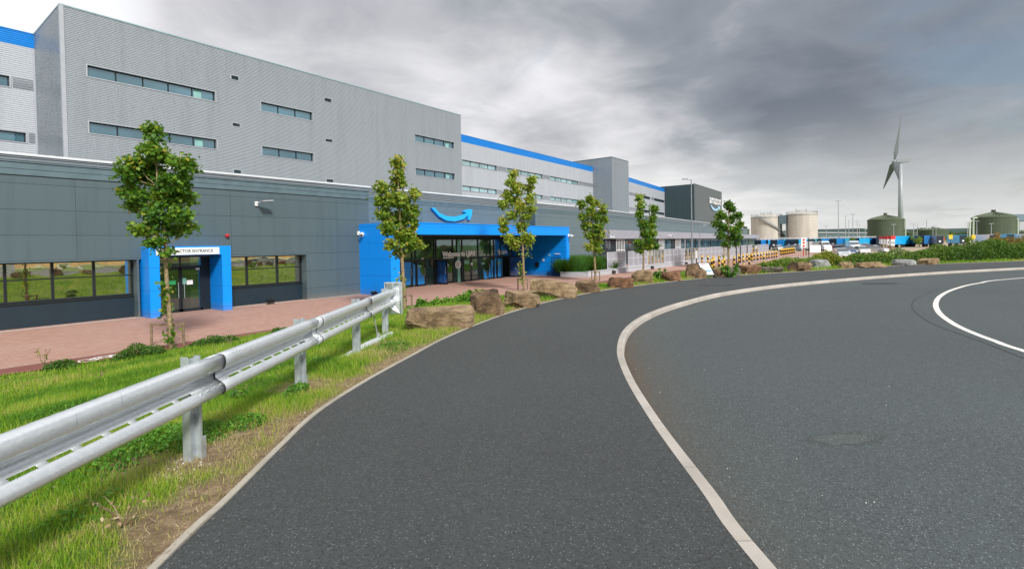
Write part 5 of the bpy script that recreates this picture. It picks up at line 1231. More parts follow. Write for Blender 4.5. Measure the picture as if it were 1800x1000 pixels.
# pale litter stones
mb = MB(); rd = random.Random(4)
for k in range(110):
    px, py = rd.choice(((300, 830), (340, 815), (470, 700), (520, 700), (150, 840), (420, 840))); p = at_verge(px+rd.gauss(0, 32), py+rd.gauss(0, 13), -.05)
    if sdist(np.array([p.x]), np.array([p.y]), ELa)[0] < .08: continue
    r = rd.uniform(.002, .009); mb.tube([(p.x, p.y, p.z-.003), (p.x+r*.3, p.y, p.z+r*.6), (p.x, p.y, p.z+r)], [r, r*rd.uniform(.6, .9), r*.3], 6)
tag(mb.build('pebbles', M_gravel), kind='stuff')
# ================================================================== WALL MOUNTED THINGS
def camera_(label, p, s=1., face=(-.5, -1)):
    t = thing('security_camera', label, 'camera', tuple(p)); f = Vector((face[0], face[1], -.35)).normalized(); p = Vector(p)
    MB().bar(p, p+Vector((0, -.22, 0))*s, .06*s, .06*s).box(p.x-.09*s, p.x+.09*s, p.y-.04*s, p.y, p.z-.09*s, p.z+.09*s).build('bracket', M_white, t)
    c = p+Vector((0, -.28, -.06))*s; MB().tube([c-f*.16*s, c+f*.16*s], .085*s, 10).build('housing', M_white, t)
    MB().tube([c+f*.161*s, c+f*.175*s], .06*s, 10).build('lens', M_black, t)
p = aty(631, 410, 26.95); camera_('white security camera on the left side of the big blue entrance', (p.x, 26.97, p.z), 1.3, (-.8, -.6))
p = aty(1000, 414, 24.0); camera_('white security camera on the right corner of the big blue entrance', (39.8, 23.96, p.z), 1.3)
p = Rf @ Vector((.3, -.02, FZ0+.2))+fA; camera_('white security camera at the left end of the canopy fascia', tuple(p), 1.4, (-.8, -.6))
p = Rf @ Vector((fu(1176), -.02, FZ0+.5))+fA; camera_('small white security camera midway along the canopy fascia', tuple(p), 1.4)
p = aty(450, 358, 26.97); t = thing('wall_light', 'white arm mounted floodlight high on the slate wall left of the entrance', 'light', (p.x, 27, p.z))
MB().box(p.x-.06, p.x+.08, 26.9, 27., p.z-.12, p.z+.1).bar((p.x, 26.95, p.z), (p.x+.1, 26.6, p.z+.08), .06, .05).build('arm', M_white, t)
MB().prism([(p.x+.02, 26.75, p.z+.02), (p.x+.02, 26.25, p.z+.06), (p.x+.55, 26.2, p.z+.12), (p.x+.55, 26.5, p.z+.09)], (0, 0, .06)).build('lamp_head', M_reveal, t)
p = aty(399, 414.5, 26.97); tag(MB().tube([(p.x, 27, p.z), (p.x, 26.88, p.z)], .09, 12).tube([(p.x, 26.88, p.z), (p.x, 26.8, p.z)], [.075, .03], 12).build('alarm_beacon', M_red), 'small round red alarm beacon on the slate wall above the small portal', 'alarm')
p = aty(241, 507, YW-.05); tag(MB().box(7.9, 7.935, 27.3, 27.38, p.z-.08, p.z+.08).box(7.88, 7.9, 27.32, 27.36, p.z-.03, p.z+.03).build('card_reader', M_white), 'tiny white card reader in the window reveal left of the small portal', 'card reader')
def spot(label, x, y, z, s=1.):
    t = thing('ground_spotlight', label, 'light', (x, y, z), group='black wall washer spotlights'); a = Vector((x, y, z))
    MB().box(x-.16*s, x+.16*s, y-.10*s, y+.10*s, z, z+.04*s).box(x-.02, x+.02, y-.02, y+.02, z+.04*s, z+.1*s).build('base', M_black, t)
    for k in (-1, 1): MB().tube([(x+k*.1*s, y-.06*s, z+.13*s), (x+k*.1*s, y+.1*s, z+.2*s)], [.085*s, .07*s], 10).build('lamp_head', M_black, t)
p = atz(446, 531, ZP); spot('black spotlight pair on the paving below the window right of the small portal', p.x, min(p.y, 26.8), ZP, 1.1)
p = atz(658, 520, ZP); spot('black spotlight pair at the foot of the left blue pillar', 19.3, p.y if p.y > 24.2 else 25, ZP, 1.1)
p = atz(1001, 485, ZP); spot('black spotlight pair at the foot of the right blue pillar', 40.6, 24.4, ZP, 1.3)
# ================================================================== PLANTER AND WHITE FENCE
PLY = 21.6; pz = -.86
pl = thing('planter', 'long low white rendered planter wall with a corner beside the blue entrance', 'planter', (39.1, PLY, ZP))
MB().box(39.08, 120, PLY, PLY+.22, ZP-.05, pz-.05).build('front_wall', M_render, pl)
c0 = atz(985, 486.5, ZP); MB().prism([(39.08, PLY, ZP-.05), (39.3, PLY+.2, ZP-.05), (c0.x+.25, c0.y+.1, ZP-.05), (c0.x, c0.y, ZP-.05)], (0, 0, pz-ZP)).build('side_wall', M_render, pl)
MB().box(39.0, 120, PLY-.04, PLY+.27, pz-.05, pz).build('coping', pm('coping_stone', (.46, .47, .50), .8, var=.05), pl)
struct(MB().poly([(39.2, PLY+.1, -.98), (46, PLY+.1, -.98), (46, 28.3, -.98), (40.6, 28.3, -.98), (38.4, 24, -.98)]).build('planter_soil', pm('dark_soil', (.05, .035, .02), .95, bmp=.8)))
for i, px in enumerate((1077, 1145, 1205)):
    p = aty(px, 470, PLY); spot(('first black spotlight at the foot of the white planter wall', 'second black spotlight at the foot of the white planter wall', 'black spotlight at the foot of the planter wall nearest the A frame sign')[i], p.x, PLY-.15, ZP, 1.3)
gcol = leafmat('planter_grass', [(0, (.01, .05, .008)), (.5, (.03, .12, .015)), (.9, (.09, .22, .03)), (1, (.2, .3, .06))])
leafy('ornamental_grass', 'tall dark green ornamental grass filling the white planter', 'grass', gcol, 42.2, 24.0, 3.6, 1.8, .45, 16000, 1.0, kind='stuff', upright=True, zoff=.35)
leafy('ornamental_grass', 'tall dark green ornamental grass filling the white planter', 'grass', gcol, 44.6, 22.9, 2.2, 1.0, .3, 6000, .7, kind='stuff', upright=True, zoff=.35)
p = aty(1072, 470, 22.3); leafy('yellow_green_shrub', 'small yellow green shrub in the planter in front of the grasses', 'shrub', M_olive, p.x, p.y, .75, .4, .8, 500, .17, zoff=.4, var0=.9)
fe = thing('fence', 'white perforated metal fence with two rows of panels on the planter wall', 'fence', (43, PLY, pz))
M_fwhite = pm('fence_white', (.50, .51, .56), .5)
def perf():
    m, nt, b = newmat('perforated_white_sheet'); b.inputs['Base Color'].default_value = (.36, .37, .42, 1); b.inputs['Roughness'].default_value = .5
    t = nd(nt, 'ShaderNodeBsdfTransparent'); v = coords(nt); vo = nd(nt, 'ShaderNodeTexVoronoi'); vo.inputs['Scale'].default_value = 14; vo.inputs['Randomness'].default_value = 0; lk(nt, v, vo.inputs['Vector'])
    f = math_(nt, 'LESS_THAN', vo.outputs['Distance'], .34); x = nd(nt, 'ShaderNodeMixShader'); lk(nt, f, x.inputs[0]); lk(nt, b.outputs[0], x.inputs[1]); lk(nt, t.outputs[0], x.inputs[2])
    lk(nt, x.outputs[0], nt.nodes['Material Output'].inputs['Surface']); return m
M_perf = perf()
def fx(px): return aty(px, 455, PLY+.1).x
zt = .72; zmid = .02
for a, b, n in ((1071.5, 1103.5, 2), (1104, 1137, 4), (1168.5, 1203, 5), (1229, 1270, 6), (1283, 1300, 3), (1303, 1322, 4), (1333, 1351, 4)):
    x0, x1 = fx(a), fx(b); yo = PLY+.1 if a > 1090 else PLY+.35
    MB().box(x0, x1, yo, yo+.012, pz+.04, zt).build('perforated_panel', M_perf, fe)
    f = MB(); f.box(x0, x1, yo-.04, yo-.003, zt-.07, zt).box(x0, x1, yo-.04, yo-.003, pz+.02, pz+.09).box(x0, x1, yo-.035, yo-.003, zmid-.04, zmid+.04)
    for k in range(n+1): x = x0+(x1-x0)*k/n; f.box(x-.05, x+.05, yo-.045, yo-.003, pz, zt+.02)
    f.build('panel_frame', M_fwhite, fe)
for a, b, n in ((1138, 1168, 5), (1203.5, 1228, 4), (1270, 1283, 3), (1322, 1333, 2)):
    x0, x1 = fx(a), fx(b); f = MB(); f.box(x0, x1, PLY+.08, PLY+.13, zt-.04, zt).box(x0, x1, PLY+.08, PLY+.13, pz, pz+.06)
    for k in range(n+1): x = x0+(x1-x0)*k/n; f.box(x-.06, x+.06, PLY+.06, PLY+.15, pz, zt)
    f.build('railing', M_reveal, fe)
    MB().box(x0, x1, PLY+.16, PLY+.18, pz, zt-.05).build('glass_screen', M_gl_mirror, fe)
# shrubs glimpsed through the railings
# ================================================================== BOLLARDS
def bollmat():
    m, nt, b = newmat('yellow_black_bands'); sx = nd(nt, 'ShaderNodeSeparateXYZ'); lk(nt, coords(nt), sx.inputs[0])
    f = math_(nt, 'GREATER_THAN', math_(nt, 'FRACT', math_(nt, 'DIVIDE', math_(nt, 'ADD', sx.outputs['Z'], .02), .52)), .52)
    lk(nt, mixc(nt, f, (.012, .012, .014), (.80, .50, .06)), b.inputs['Base Color']); b.inputs['Roughness'].default_value = .5; return m
MB_ = bollmat()
bm0 = MB().tube([(0, 0, -.1), (0, 0, .98), (0, 0, 1.04), (0, 0, 1.07)], [.10, .10, .085, .03], 12)
proto = None
def bollard(x, y, label, grp, h=1.):
    global proto
    if proto is None: proto = bm0.build('bollard', MB_, smooth=True); o = proto
    else: o = proto.copy(); COL.objects.link(o)
    o.location = (x, y, ZP); o.scale = (h, h, h); tag(o, label, 'bollard', grp)
rowA = [(1234, 462), (1244.5, 462.5), (1254, 463), (1263.5, 464), (1272.5, 465), (1290.5, 465), (1299, 460.5), (1306.5, 459), (1313, 458), (1320, 457.2), (1326, 456.2), (1332, 455.3), (1337.5, 454.6), (1343, 453.9), (1348, 453.2), (1352, 452.5), (1357, 451.8), (1361, 451.2), (1365, 450.6)]
for i, (px, py) in enumerate(rowA):
    p = atz(px, py+2, ZP); bollard(p.x, p.y, 'yellow and black banded bollard in the long back row along the white fence', 'bollards along the white fence', 1.1)
rowB = [(1251, 474), (1254.5, 471), (1264, 468), (1270, 477), (1273, 471), (1307, 470), (1317, 464), (1322, 459), (1326, 457), (1331.5, 456), (1342.5, 463)]
for px, py in rowB:
    p = atz(px, py+1, ZP); bollard(p.x, p.y, 'yellow and black banded bollard in the scattered front group right of the A frame sign', 'bollards right of the A frame sign', 1.1)
for k in range(14):
    px = 1372+k*1.9; py = 447.5-k*.32+(k % 2)*1.2; p = atz(px, py+.5, ZP); bollard(p.x, p.y, 'tiny yellow and black bollard in the far double row before the parked cars', 'far double row of bollards', 1.15)
# kerbed grey ramp and handrail behind the boulders
p0, p1 = atz(1306, 478, ZP), atz(1442, 461, ZP)
hr = thing('handrail', 'low pale metal handrail running behind the boulders and the low hedge', 'railing', tuple(p0)); m = MB()
for z in (.95, .5): m.tube([p0+Vector((0, 0, z)), p1+Vector((0, 0, z))], .025, 6)
m.build('rail', M_grey, hr)
for k in range(9): q = p0.lerp(p1, k/8); MB().tube([q, q+Vector((0, 0, .95))], .025, 6).build('post', M_grey, hr)
q = [atz(1262, 484, ZP), atz(1306, 480, ZP), atz(1420, 468, ZP), atz(1445, 458, ZP), atz(1340, 464, ZP), atz(1300, 470, ZP)]
struct(MB().poly([(v.x, v.y, ZP+.006) for v in q]).build('concrete_ramp', pm('ramp_concrete', (.33, .34, .35), .9)))
# ================================================================== A FRAME SIGN
p = atz(1244, 489, 0.0); zg = .0; p = Vector((p.x, p.y, max(Hs(p.x, p.y), 0.003)))
d = depth(p); t = thing('a_frame_sign', 'white pavement sign with a blue strip leaning on a black frame beside the path', 'sign', tuple(p))
hh = 29*d/F; w = 17*d/F
u = (rt*.97-fh*.25).normalized(); bk = Vector((-u.y, u.x, 0)); bk = bk if bk.dot(fh) > 0 else -bk
lean = (bk*.30+Vector((0, 0, 1))-u*.42).normalized(); o_ = p+u*.12
R = Matrix((u, lean.cross(u).normalized(), lean)).transposed()
MB().box(-w/2, w/2, -.02, .02, hh*.22, hh*1.02, R, o_).build('board', M_white, t)
m = MB(); m.box(-w/2-.04, -w/2, -.03, .03, 0, hh*1.05, R, o_).box(w/2, w/2+.04, -.03, .03, 0, hh*1.05, R, o_).box(-w/2, w/2, -.03, .03, hh*1.02, hh*1.06, R, o_).box(-w/2, w/2, -.03, .03, hh*.18, hh*.22, R, o_)
m.bar(Vector(R @ Vector((-w/2, .02, hh)))+o_, o_+bk*.5-u*w*.4, .04, .04).bar(Vector(R @ Vector((w/2, .02, hh)))+o_, o_+bk*.5+u*w*.5, .04, .04).build('frame', M_black, t)
MB().box(-w*.42, w*.42, -.026, -.021, hh*.44, hh*.52, R, o_).build('blue_strip', pm('sky_blue_print', (.05, .42, .62), .5), t)
MB().box(-w*.35, w*.1, -.026, -.021, hh*.92, hh*.96, R, o_).build('red_heading', M_red, t); m = MB()
for z in (.86, .82, .76, .70, .64, .36, .31): m.box(-w*.38, w*.38*(.6+.4*math.sin(z*40)**2), -.025, -.021, hh*z, hh*(z+.016), R, o_)
m.build('printed_lines', pm('pale_print', (.45, .5, .6), .6), t)
# ================================================================== LAMP POSTS AND SIGN POSTS
def lamp(px, ytop, ybase, style, label, grp='lamp posts', D=None, r=.09, side=-1, name='street_lamp', mat=None):
    mat = mat or M_post; p = atz(px, ybase, ZP) if D is None else None
    if D is not None: q = atd(px, 430, D); p = Vector((q.x, q.y, ZP))
    d = depth(p); top = CZ+(proj((p.x, p.y, CZ))[1]-ytop)*d/F; t = thing(name, label, 'lamp post', tuple(p), group=grp); P_ = Vector(p)
    h = top-ZP; MB().tube([P_, P_+Vector((0, 0, h*.12)), P_+Vector((0, 0, h*.13)), P_+Vector((0, 0, h))], [r*1.5, r*1.4, r, r*.6], 8).build('pole', mat, t)
    T = P_+Vector((0, 0, h)); s = max(.55, min(d, 230)*.0042)
    if style == 'arm':
        MB().bar(T, T+rt*side*s*.9+Vector((0, 0, .03)), .07, .06).build('arm', mat, t); c = T+rt*side*s*1.25
        R = Matrix((rt, fh, Vector((0, 0, 1)))).transposed(); MB().prism([R @ Vector(v)+c for v in ((-s*.55, -.16, .02), (s*.5, -.13, .06), (s*.5, .13, .06), (-s*.55, .16, .02))], (0, 0, .11)).build('lamp_head', mat, t)
    else:
        for k in (-1, 1):
            c = T+rt*k*s*.55; R = Matrix((rt, fh, Vector((0, 0, 1)))).transposed(); MB().box(-s*.5, s*.5, -.15, .15, 0, .16, R, c).build('lamp_head', mat, t)
    return t
lamp(1216.3, 316.5, 466, 'arm', 'tall grey lamp post in front of the charcoal block, its arm pointing left', D=58)
lamp(1230.5, 397.5, 459, 'arm', 'short thin grey lamp post with its arm pointing right beside the tall one', r=.05, side=1)
for px, yt, D, st, lb in ((1474, 354, 150, 'd', 'tallest double headed lamp post over the car park'), (1486.5, 379, 190, 'a', 'pale slim lamp post right of the tallest car park lamp'), (1492, 386, 210, 'a', 'short pale lamp post between two taller ones left of the green tank'),
        (1499.5, 377.5, 165, 'd', 'second tallest double headed lamp post over the car park'), (1507, 388, 200, 'd', 'lamp post just right of the second tallest double headed one'), (1511, 395, 240, 'd', 'short lamp post, third from the left green tank'),
        (1521, 397, 240, 'd', 'short lamp post touching the left edge of the green tank'), (1452.5, 397.5, 230, 'd', 'lamp post right of the concrete tanks'), (1571, 395, 210, 'd', 'pale lamp post in front of the left green tank'),
        (1606, 394, 230, 'd', 'left lamp post of the pair right of the wind turbine'), (1612.5, 396, 230, 'd', 'right lamp post of the pair right of the wind turbine'), (1640, 398, 240, 'd', 'left lamp post of the middle pair beside the low green tank'),
        (1645.5, 397, 240, 'd', 'right lamp post of the middle pair beside the low green tank'), (1700.5, 391, 230, 'd', 'lamp post left of the right hand green tank'), (1717, 389, 190, 'd', 'lamp post in front of the left half of the right green tank'),
        (1742.5, 393.5, 180, 'd', 'lamp post in front of the middle of the right green tank')):
    lamp(px, yt, 0, 'double' if st == 'd' else 'arm', lb, 'car park lamp posts', D=D, r=.11 if D < 170 else .13, side=1, mat=M_grey if px > 1560 or D > 185 else M_post)
lamp(1629, 387, 0, 'double', 'distant lighting mast over the trees right of the wind turbine', 'car park lamp posts', D=600, r=.35)
def post(px, yt, yb, label, board=None, w=.1, mat=None, D=None):
    p = atz(px, yb, ZP) if D is None else Vector((atd(px, 430, D).x, atd(px, 430, D).y, ZP)); d = depth(p); h = CZ+(proj((p.x, p.y, CZ))[1]-yt)*d/F-ZP
    t = thing('sign_post', label, 'sign post', tuple(p)); MB().box(p.x-w/2, p.x+w/2, p.y-w/2, p.y+w/2, ZP, ZP+h*.985).box(p.x-w*.4, p.x+w*.4, p.y-w*.4, p.y+w*.4, ZP+h*.985, ZP+h).build('post', mat or M_black, t); return t, p, d, h
for px, yt, yb, lb in ((1417, 418, 449, 'left slim black post right of the striped warning signs'), (1421.7, 418, 458, 'right thicker black post right of the striped warning signs'), (1443.5, 419.5, 452, 'black post in front of the white van'),
        (1294.5, 430, 465, 'first dark post in front of the white fence beside the sixth tree'), (1301.5, 432, 462, 'second dark post in front of the white fence'), (1313.5, 431, 456, 'third dark post in front of the white fence'), (1482.5, 420, 442, 'black post among the lorries below the tall lamp'),
        (1656, 416, 434, 'black post at the far road right of the blue lorries')):
    post(px, yt, yb, lb)
t, p, d, h = post(1224.3, 441, 470, 'slim white and black marker post left of the A frame sign', w=.09)
MB().box(p.x-.1, p.x+.1, p.y-.08, p.y+.08, ZP+h*.55, ZP+h+.02).build('white_top', M_white, t)
t, p, d, h = post(1412.6, 418, 450, 'stack of white warning signs with red triangles beside the black posts', mat=M_red, w=.12)
R = Matrix((rt, fh, Vector((0, 0, 1)))).transposed()
MB().box(-.45, .45, -.06, -.03, 0, 1.7, R, (p.x, p.y, ZP+h-1.72)).build('board', M_white, t); m = MB()
for z in (.15, .7, 1.2): m.prism([R @ Vector(v)+p+Vector((0, 0, h-1.72+z)) for v in ((-.32, -.08, 0), (.32, -.08, 0), (0, -.08, .42))], (0, .01, 0))
m.build('red_triangle', M_red, t)
for px, yt, yb, w, hh_, mt, lb in ((1458, 435, 446, 1.0, .9, M_white, 'small white sign right of the white van'), (1501, 432, 452, 1.0, 1.2, M_white, 'white rectangular sign among the parked cars'), (1506, 430, 441, .8, 1.0, M_white, 'upper white sign behind the parked cars'),
        (1433, 431, 452, 2.2, 1.5, M_white, 'wide white sign board in front of the vans'), (1657, 417, 425, 1., 1., M_red, 'round red sign at the far road'), (1711, 413, 424, 1.1, 1.2, M_yellow, 'yellow sign board left of the white lorry'), (1671, 413, 424, 1.1, 1.2, M_yellow, 'yellow sign board left of the blue lorry')):
    t, p, d, h = post(px, yt, yb, lb, w=.08, D=105 if px < 1600 else 150); MB().box(-w/2, w/2, -.08, -.05, h-hh_, h, R, (p.x, p.y, ZP)).build('board', mt, t)
# ================================================================== CARS
def carpaint(name='car_paint'):
    m, nt, b = newmat(name); oi = nd(nt, 'ShaderNodeObjectInfo'); lk(nt, oi.outputs['Color'], b.inputs['Base Color'])
    b.inputs['Roughness'].default_value = .3; b.inputs['Metallic'].default_value = .15; b.inputs['Coat Weight'].default_value = .6; return m
M_paint = carpaint()
def section(mb, prof, hw_, taper=1.): # prof: (x,z,halfwidth)
    n = len(prof); b = len(mb.v)
    for x, z, hw in prof: mb.v += [(x, -hw, z), (x, hw, z)]
    for i in range(n): j = (i+1) % n; mb.f.append((b+2*i, b+2*i+1, b+2*j+1, b+2*j)); mb.m.append(mb.mi)
    mb.f += [tuple(b+2*i for i in range(n))[::-1], tuple(b+2*i+1 for i in range(n))]; mb.m += [mb.mi]*2
def make_car(van=False):
    t = thing('parked_car', 'x', 'car', (0, 0, ZP)); mb = MB()
    if not van:
        section(mb, [(-2.1, .35, .82), (-2.15, .75, .84), (-2.0, .95, .82), (-1.1, 1.0, .84), (1.75, .98, .84), (2.1, .82, .80), (2.15, .35, .80)], .9)
        mb.f = mb.f; cab = [(-1.95, .96, .78), (-1.5, 1.42, .62), (-.2, 1.5, .62), (.45, 1.4, .64), (1.15, .98, .76)]
        section(mb, [(-1.5, 1.425, .6), (-1.3, 1.49, .58), (-.2, 1.53, .58), (.35, 1.47, .6), (.4, 1.42, .6)], .6)
        b = mb.build('body', M_paint, t, world=False); g = MB(); section(g, cab, .7); g.build('windows', M_gl_car, b, world=False)
        xw, rw = 1.35, .32
    else:
        section(mb, [(-2.6, .4, .95), (-2.62, 2.2, .92), (-2.5, 2.35, .88), (1.2, 2.35, .88), (1.95, 1.45, .92), (2.6, 1.15, .9), (2.65, .4, .9)], .95)
        b = mb.build('body', M_paint, t, world=False); g = MB(); section(g, [(1.22, 2.22, .84), (1.26, 2.25, .84), (1.97, 1.5, .87), (1.93, 1.46, .87)], .9); g.box(.5, 1.3, -.935, .935, 1.45, 1.95); g.build('windows', M_gl_car, b, world=False); xw, rw = 1.75, .36
    for sx in (-1, 1):
        for sy in (-1, 1):
            wv = MB().tube([(sx*xw, sy*.62, rw), (sx*xw, sy*.86, rw)], rw, 14).build('wheel', M_rubber, t, world=False)
            MB().tube([(sx*xw, sy*.861, rw), (sx*xw, sy*.87, rw)], rw*.6, 10).build('rim', M_grey, wv, world=False)
    xl = 2.1 if not van else 2.6
    for sy in (-1, 1): MB().box(xl-.02, xl+.06, sy*.62-.16, sy*.62+.16, .64, .78).build('headlight', M_white, t, world=False)
    MB().box(xl-.0, xl+.075, -.3, .3, .4, .52).build('number_plate', M_white, t, world=False)
    return t
car, van = make_car(), make_car(True); first = {'c': True, 'v': True}
HDc = HD+math.pi     # facing the camera
for px, py, k, col, yaw, lb in ((1369, 441, 'c', (.65, .67, .7), .3, 'small white car nearest the far bollards'), (1394, 441.5, 'c', (.22, .32, .42), 1.2, 'blue grey car side on beyond the far bollards'), (1406, 438.5, 'c', (.7, .7, .72), .4, 'white car right of the blue grey one'),
        (1432, 440, 'v', (.72, .73, .74), 1.3, 'white van left of the black post'), (1445, 441, 'v', (.7, .71, .73), .5, 'second white van right of the black post'), (1478, 453, 'c', (.45, .52, .56), .25, 'nearest silver blue hatchback facing the path'),
        (1492, 448, 'c', (.06, .10, .2), .3, 'dark blue car behind the nearest hatchback'), (1499, 441, 'v', (.5, .6, .72), .2, 'pale blue van behind the dark blue car'), (1514, 447, 'c', (.62, .64, .66), .3, 'silver estate car partly behind the hedge'),
        (1512, 441, 'c', (.7, .7, .68), 1.3, 'white car behind the silver estate'), (1537, 445, 'c', (.55, .58, .6), 1.1, 'grey car with rounded roof half hidden by the hedge'), (1482, 439, 'c', (.02, .05, .12), 1.2, 'navy car in the second row'),
        (1461, 438, 'c', (.4, .05, .05), 1.4, 'dark red car in the back row'), (1469, 436, 'v', (.5, .55, .6), .3, 'grey van in the back row'), (1523, 438, 'c', (.3, .33, .35), 1.2, 'mid grey car in the back row'), (1422, 436, 'c', (.5, .5, .5), 1.4, 'pale grey car behind the white vans'),
        (1452, 436.5, 'c', (.1, .16, .3), .3, 'blue car in the back row behind the white vans'), (1490, 436, 'c', (.65, .3, .2), .2, 'orange red car in the back row')):
    p = atz(px, py, ZP); src = car if k == 'c' else van
    if first[k]:
        o = src; first[k] = False; o.location = (p.x, p.y, ZP); o.rotation_euler = (0, 0, math.atan2(-p.y, -p.x)+yaw); o['label'] = lb; o['group'] = 'cars and vans in the car park'; o.color = col+(1,)
        for ch in o.children_recursive: ch.color = col+(1,)
    else: o = dup(src, (p.x, p.y, ZP), math.atan2(-p.y, -p.x)+yaw, lb, 'cars and vans in the car park', col)
    if k == 'v': o['category'] = 'van'; o.name = 'parked_van'
# ================================================================== LORRY TRAILERS
def make_trailer():
    t = thing('lorry_trailer', 'x', 'trailer', (0, 0, ZP)); b = MB().box(-6.5, 6.5, -1.25, 1.25, 1.1, 3.95).build('box_body', M_paint, t, world=False)
    MB().box(6.5, 6.54, -1.2, 1.2, 1.15, 3.85).build('navy_end', M_navy, b, world=False)
    MB().add([(6.545, .9*math.cos(a)*.45, 1.9+.9*math.sin(a)*.35) for a in [k*math.pi/6 for k in range(12)]], [tuple(range(12))]).build('round_logo', M_white, b, world=False)
    m = MB(); m.box(-6.4, 6.4, -.5, .5, .85, 1.1).box(3.5, 3.7, -1., -.8, .1, 1.0).box(3.5, 3.7, .8, 1., .1, 1.0); m.build('chassis', M_black, t, world=False)
    for x in (-5.2, -3.9, -2.6):
        for y in (-1, 1): MB().tube([(x, y*.95, .5), (x, y*1.2, .5)], .5, 12).build('wheel', M_rubber, t, world=False)
    return t
tr0 = make_trailer(); ft = True
lor = [(1339+k*13.4, 0, ((.01, .26, .72), (.02, .42, .80), (.01, .20, .55), (.03, .45, .62))[k % 4], -.33+.08*math.sin(k*3.7)) for k in range(15)]
lor += [(1545, 0, (.01, .06, .14), .1), (1574, 0, (.01, .38, .80), -.5), (1588, 0, (.01, .36, .76), -.5), (1625, 0, (.02, .18, .5), -.3), (1640, 0, (.3, .32, .36), .5), (1682, 0, (.02, .40, .80), .45), (1733, 0, (.8, .75, .8), .5), (1763, 0, (.01, .38, .80), .5), (1779, 0, (.06, .02, .16), .5), (1799, 0, (.75, .72, .68), .7), (1606, 0, (.02, .06, .08), .4)]
names = ['first', 'second', 'third', 'fourth', 'fifth', 'sixth', 'seventh', 'eighth', 'ninth', 'tenth', 'eleventh', 'twelfth', 'thirteenth', 'fourteenth', 'fifteenth']
lb2 = ['dark navy trailer in front of the left green tank', 'cyan trailer below the wind turbine, left of two', 'cyan trailer below the wind turbine, right of two', 'blue trailer in front of the low green tank', 'pale grey trailer in front of the low green tank', 'bright sky blue trailer side on between two yellow signs', 'white and pink trailer in front of the right green tank', 'sky blue trailer before the right green tank', 'dark purple trailer at the right edge of the green tank', 'cream trailer at the far right edge', 'dark trailer just right of the wind turbine']
for i, (px, py, col, yaw) in enumerate(lor):
    lb = '%s blue lorry trailer from the left in the row below the concrete tanks' % names[i] if i < 15 else lb2[i-15]
    q = atd(px, 430, 152+3*math.sin(i*2.3)); p = Vector((q.x, q.y, ZP)); an = math.atan2(-p.y, -p.x)+yaw; sc_ = (.5, .78, .74 if i < 15 else .84)
    if ft: o = tr0; ft = False; o.location = tuple(p); o.rotation_euler = (0, 0, an); o.scale = sc_; o['label'] = lb; o['group'] = 'lorry trailers parked at the yard'; o.color = col+(1,); [setattr(c, 'color', col+(1,)) for c in o.children_recursive]
    else: o = dup(tr0, tuple(p), an, lb, 'lorry trailers parked at the yard', col, scale=sc_)
# far fence rail / white wall line along the yard
q0, q1 = atd(1335, 430, 172), atd(1540, 428, 178); m = MB(); m.bar((q0.x, q0.y, 2.0), (q1.x, q1.y, 2.0), .5, .3)
for k in range(30): q = q0.lerp(q1, k/29); m.box(q.x-.12, q.x+.12, q.y-.12, q.y+.12, ZP, 1.86)
tag(m.build('yard_canopy', M_render), 'long thin white canopy rail above the parked trailers', 'canopy')
# red topped white cabins
for i, (px, py) in enumerate(((1546, 433), (1551, 434), (1556, 435), (1561, 436.5), (1567.5, 439))):
    p = atz(px, py+2.5, ZP); t = thing('trolley_bay', ('farthest', 'second farthest', 'middle', 'second nearest', 'nearest')[i]+' small white cabin with a red roof in the stepped row', 'cabin', tuple(p), HD-math.pi/2, 'red roofed cabins in the car park'); w = 6.2*depth(p)/F/2
    b = MB().box(-w, w, -w, w, 1.2, 2.6).build('cabin', M_white, t, world=False); MB().box(-w*.7, -.1, -w-.02, -w, 1.5, 2.1).box(.1, w*.7, -w-.02, -w, 1.5, 2.1).build('window', M_black, b, world=False)
    MB().box(-w-.1, w+.1, -w-.1, w+.1, 2.6, 3.3).build('red_roof', M_red, t, world=False); m = MB()
    for sx in (-1, 1):
        for sy in (-1, 1): m.box(sx*w*.8-.07, sx*w*.8+.07, sy*w*.8-.07, sy*w*.8+.07, 0, 1.2)
    m.build('legs', M_wood, t, world=False)
# ================================================================== TANKS
def tankmat(name, col, pitch, hz, roofrib=False):
    m, nt, b = newmat(name); tc = nd(nt, 'ShaderNodeTexCoord'); sx = nd(nt, 'ShaderNodeSeparateXYZ'); lk(nt, tc.outputs['Object'], sx.inputs[0])
    an = math_(nt, 'MULTIPLY', math_(nt, 'ARCTAN2', sx.outputs['Y'], sx.outputs['X']), pitch)
    g = math_(nt, 'LESS_THAN', math_(nt, 'FRACT', an), .07); h = math_(nt, 'LESS_THAN', math_(nt, 'FRACT', math_(nt, 'DIVIDE', sx.outputs['Z'], hz)), .06)
    g = math_(nt, 'MAXIMUM', g, h); mp = nd(nt, 'ShaderNodeMapping'); mp.inputs['Scale'].default_value = (.35, .35, .06); lk(nt, tc.outputs['Object'], mp.inputs['Vector'])
    c = ramp(nt, noi(nt, mp.outputs[0], 1.2, 7, .7), [(.3, [x*.72 for x in col]), (.6, col), (.8, [x*1.15 for x in col])])
    lk(nt, mixc(nt, math_(nt, 'MULTIPLY', g, .35), c, [x*.45 for x in col]), b.inputs['Base Color']); b.inputs['Roughness'].default_value = .8; return m
M_conc = tankmat('stained_pale_concrete', (.55, .515, .455), 9, 1.6); M_gtank = tankmat('green_tank_steel', (.07, .10, .06), 6.4, 3.2); M_groof = tankmat('green_tank_roof', (.11, .14, .085), 6.4, 500)
def cyl(R_, z0, z1, n=64): return MB().tube([(0, 0, z0), (0, 0, z1)], R_, n)
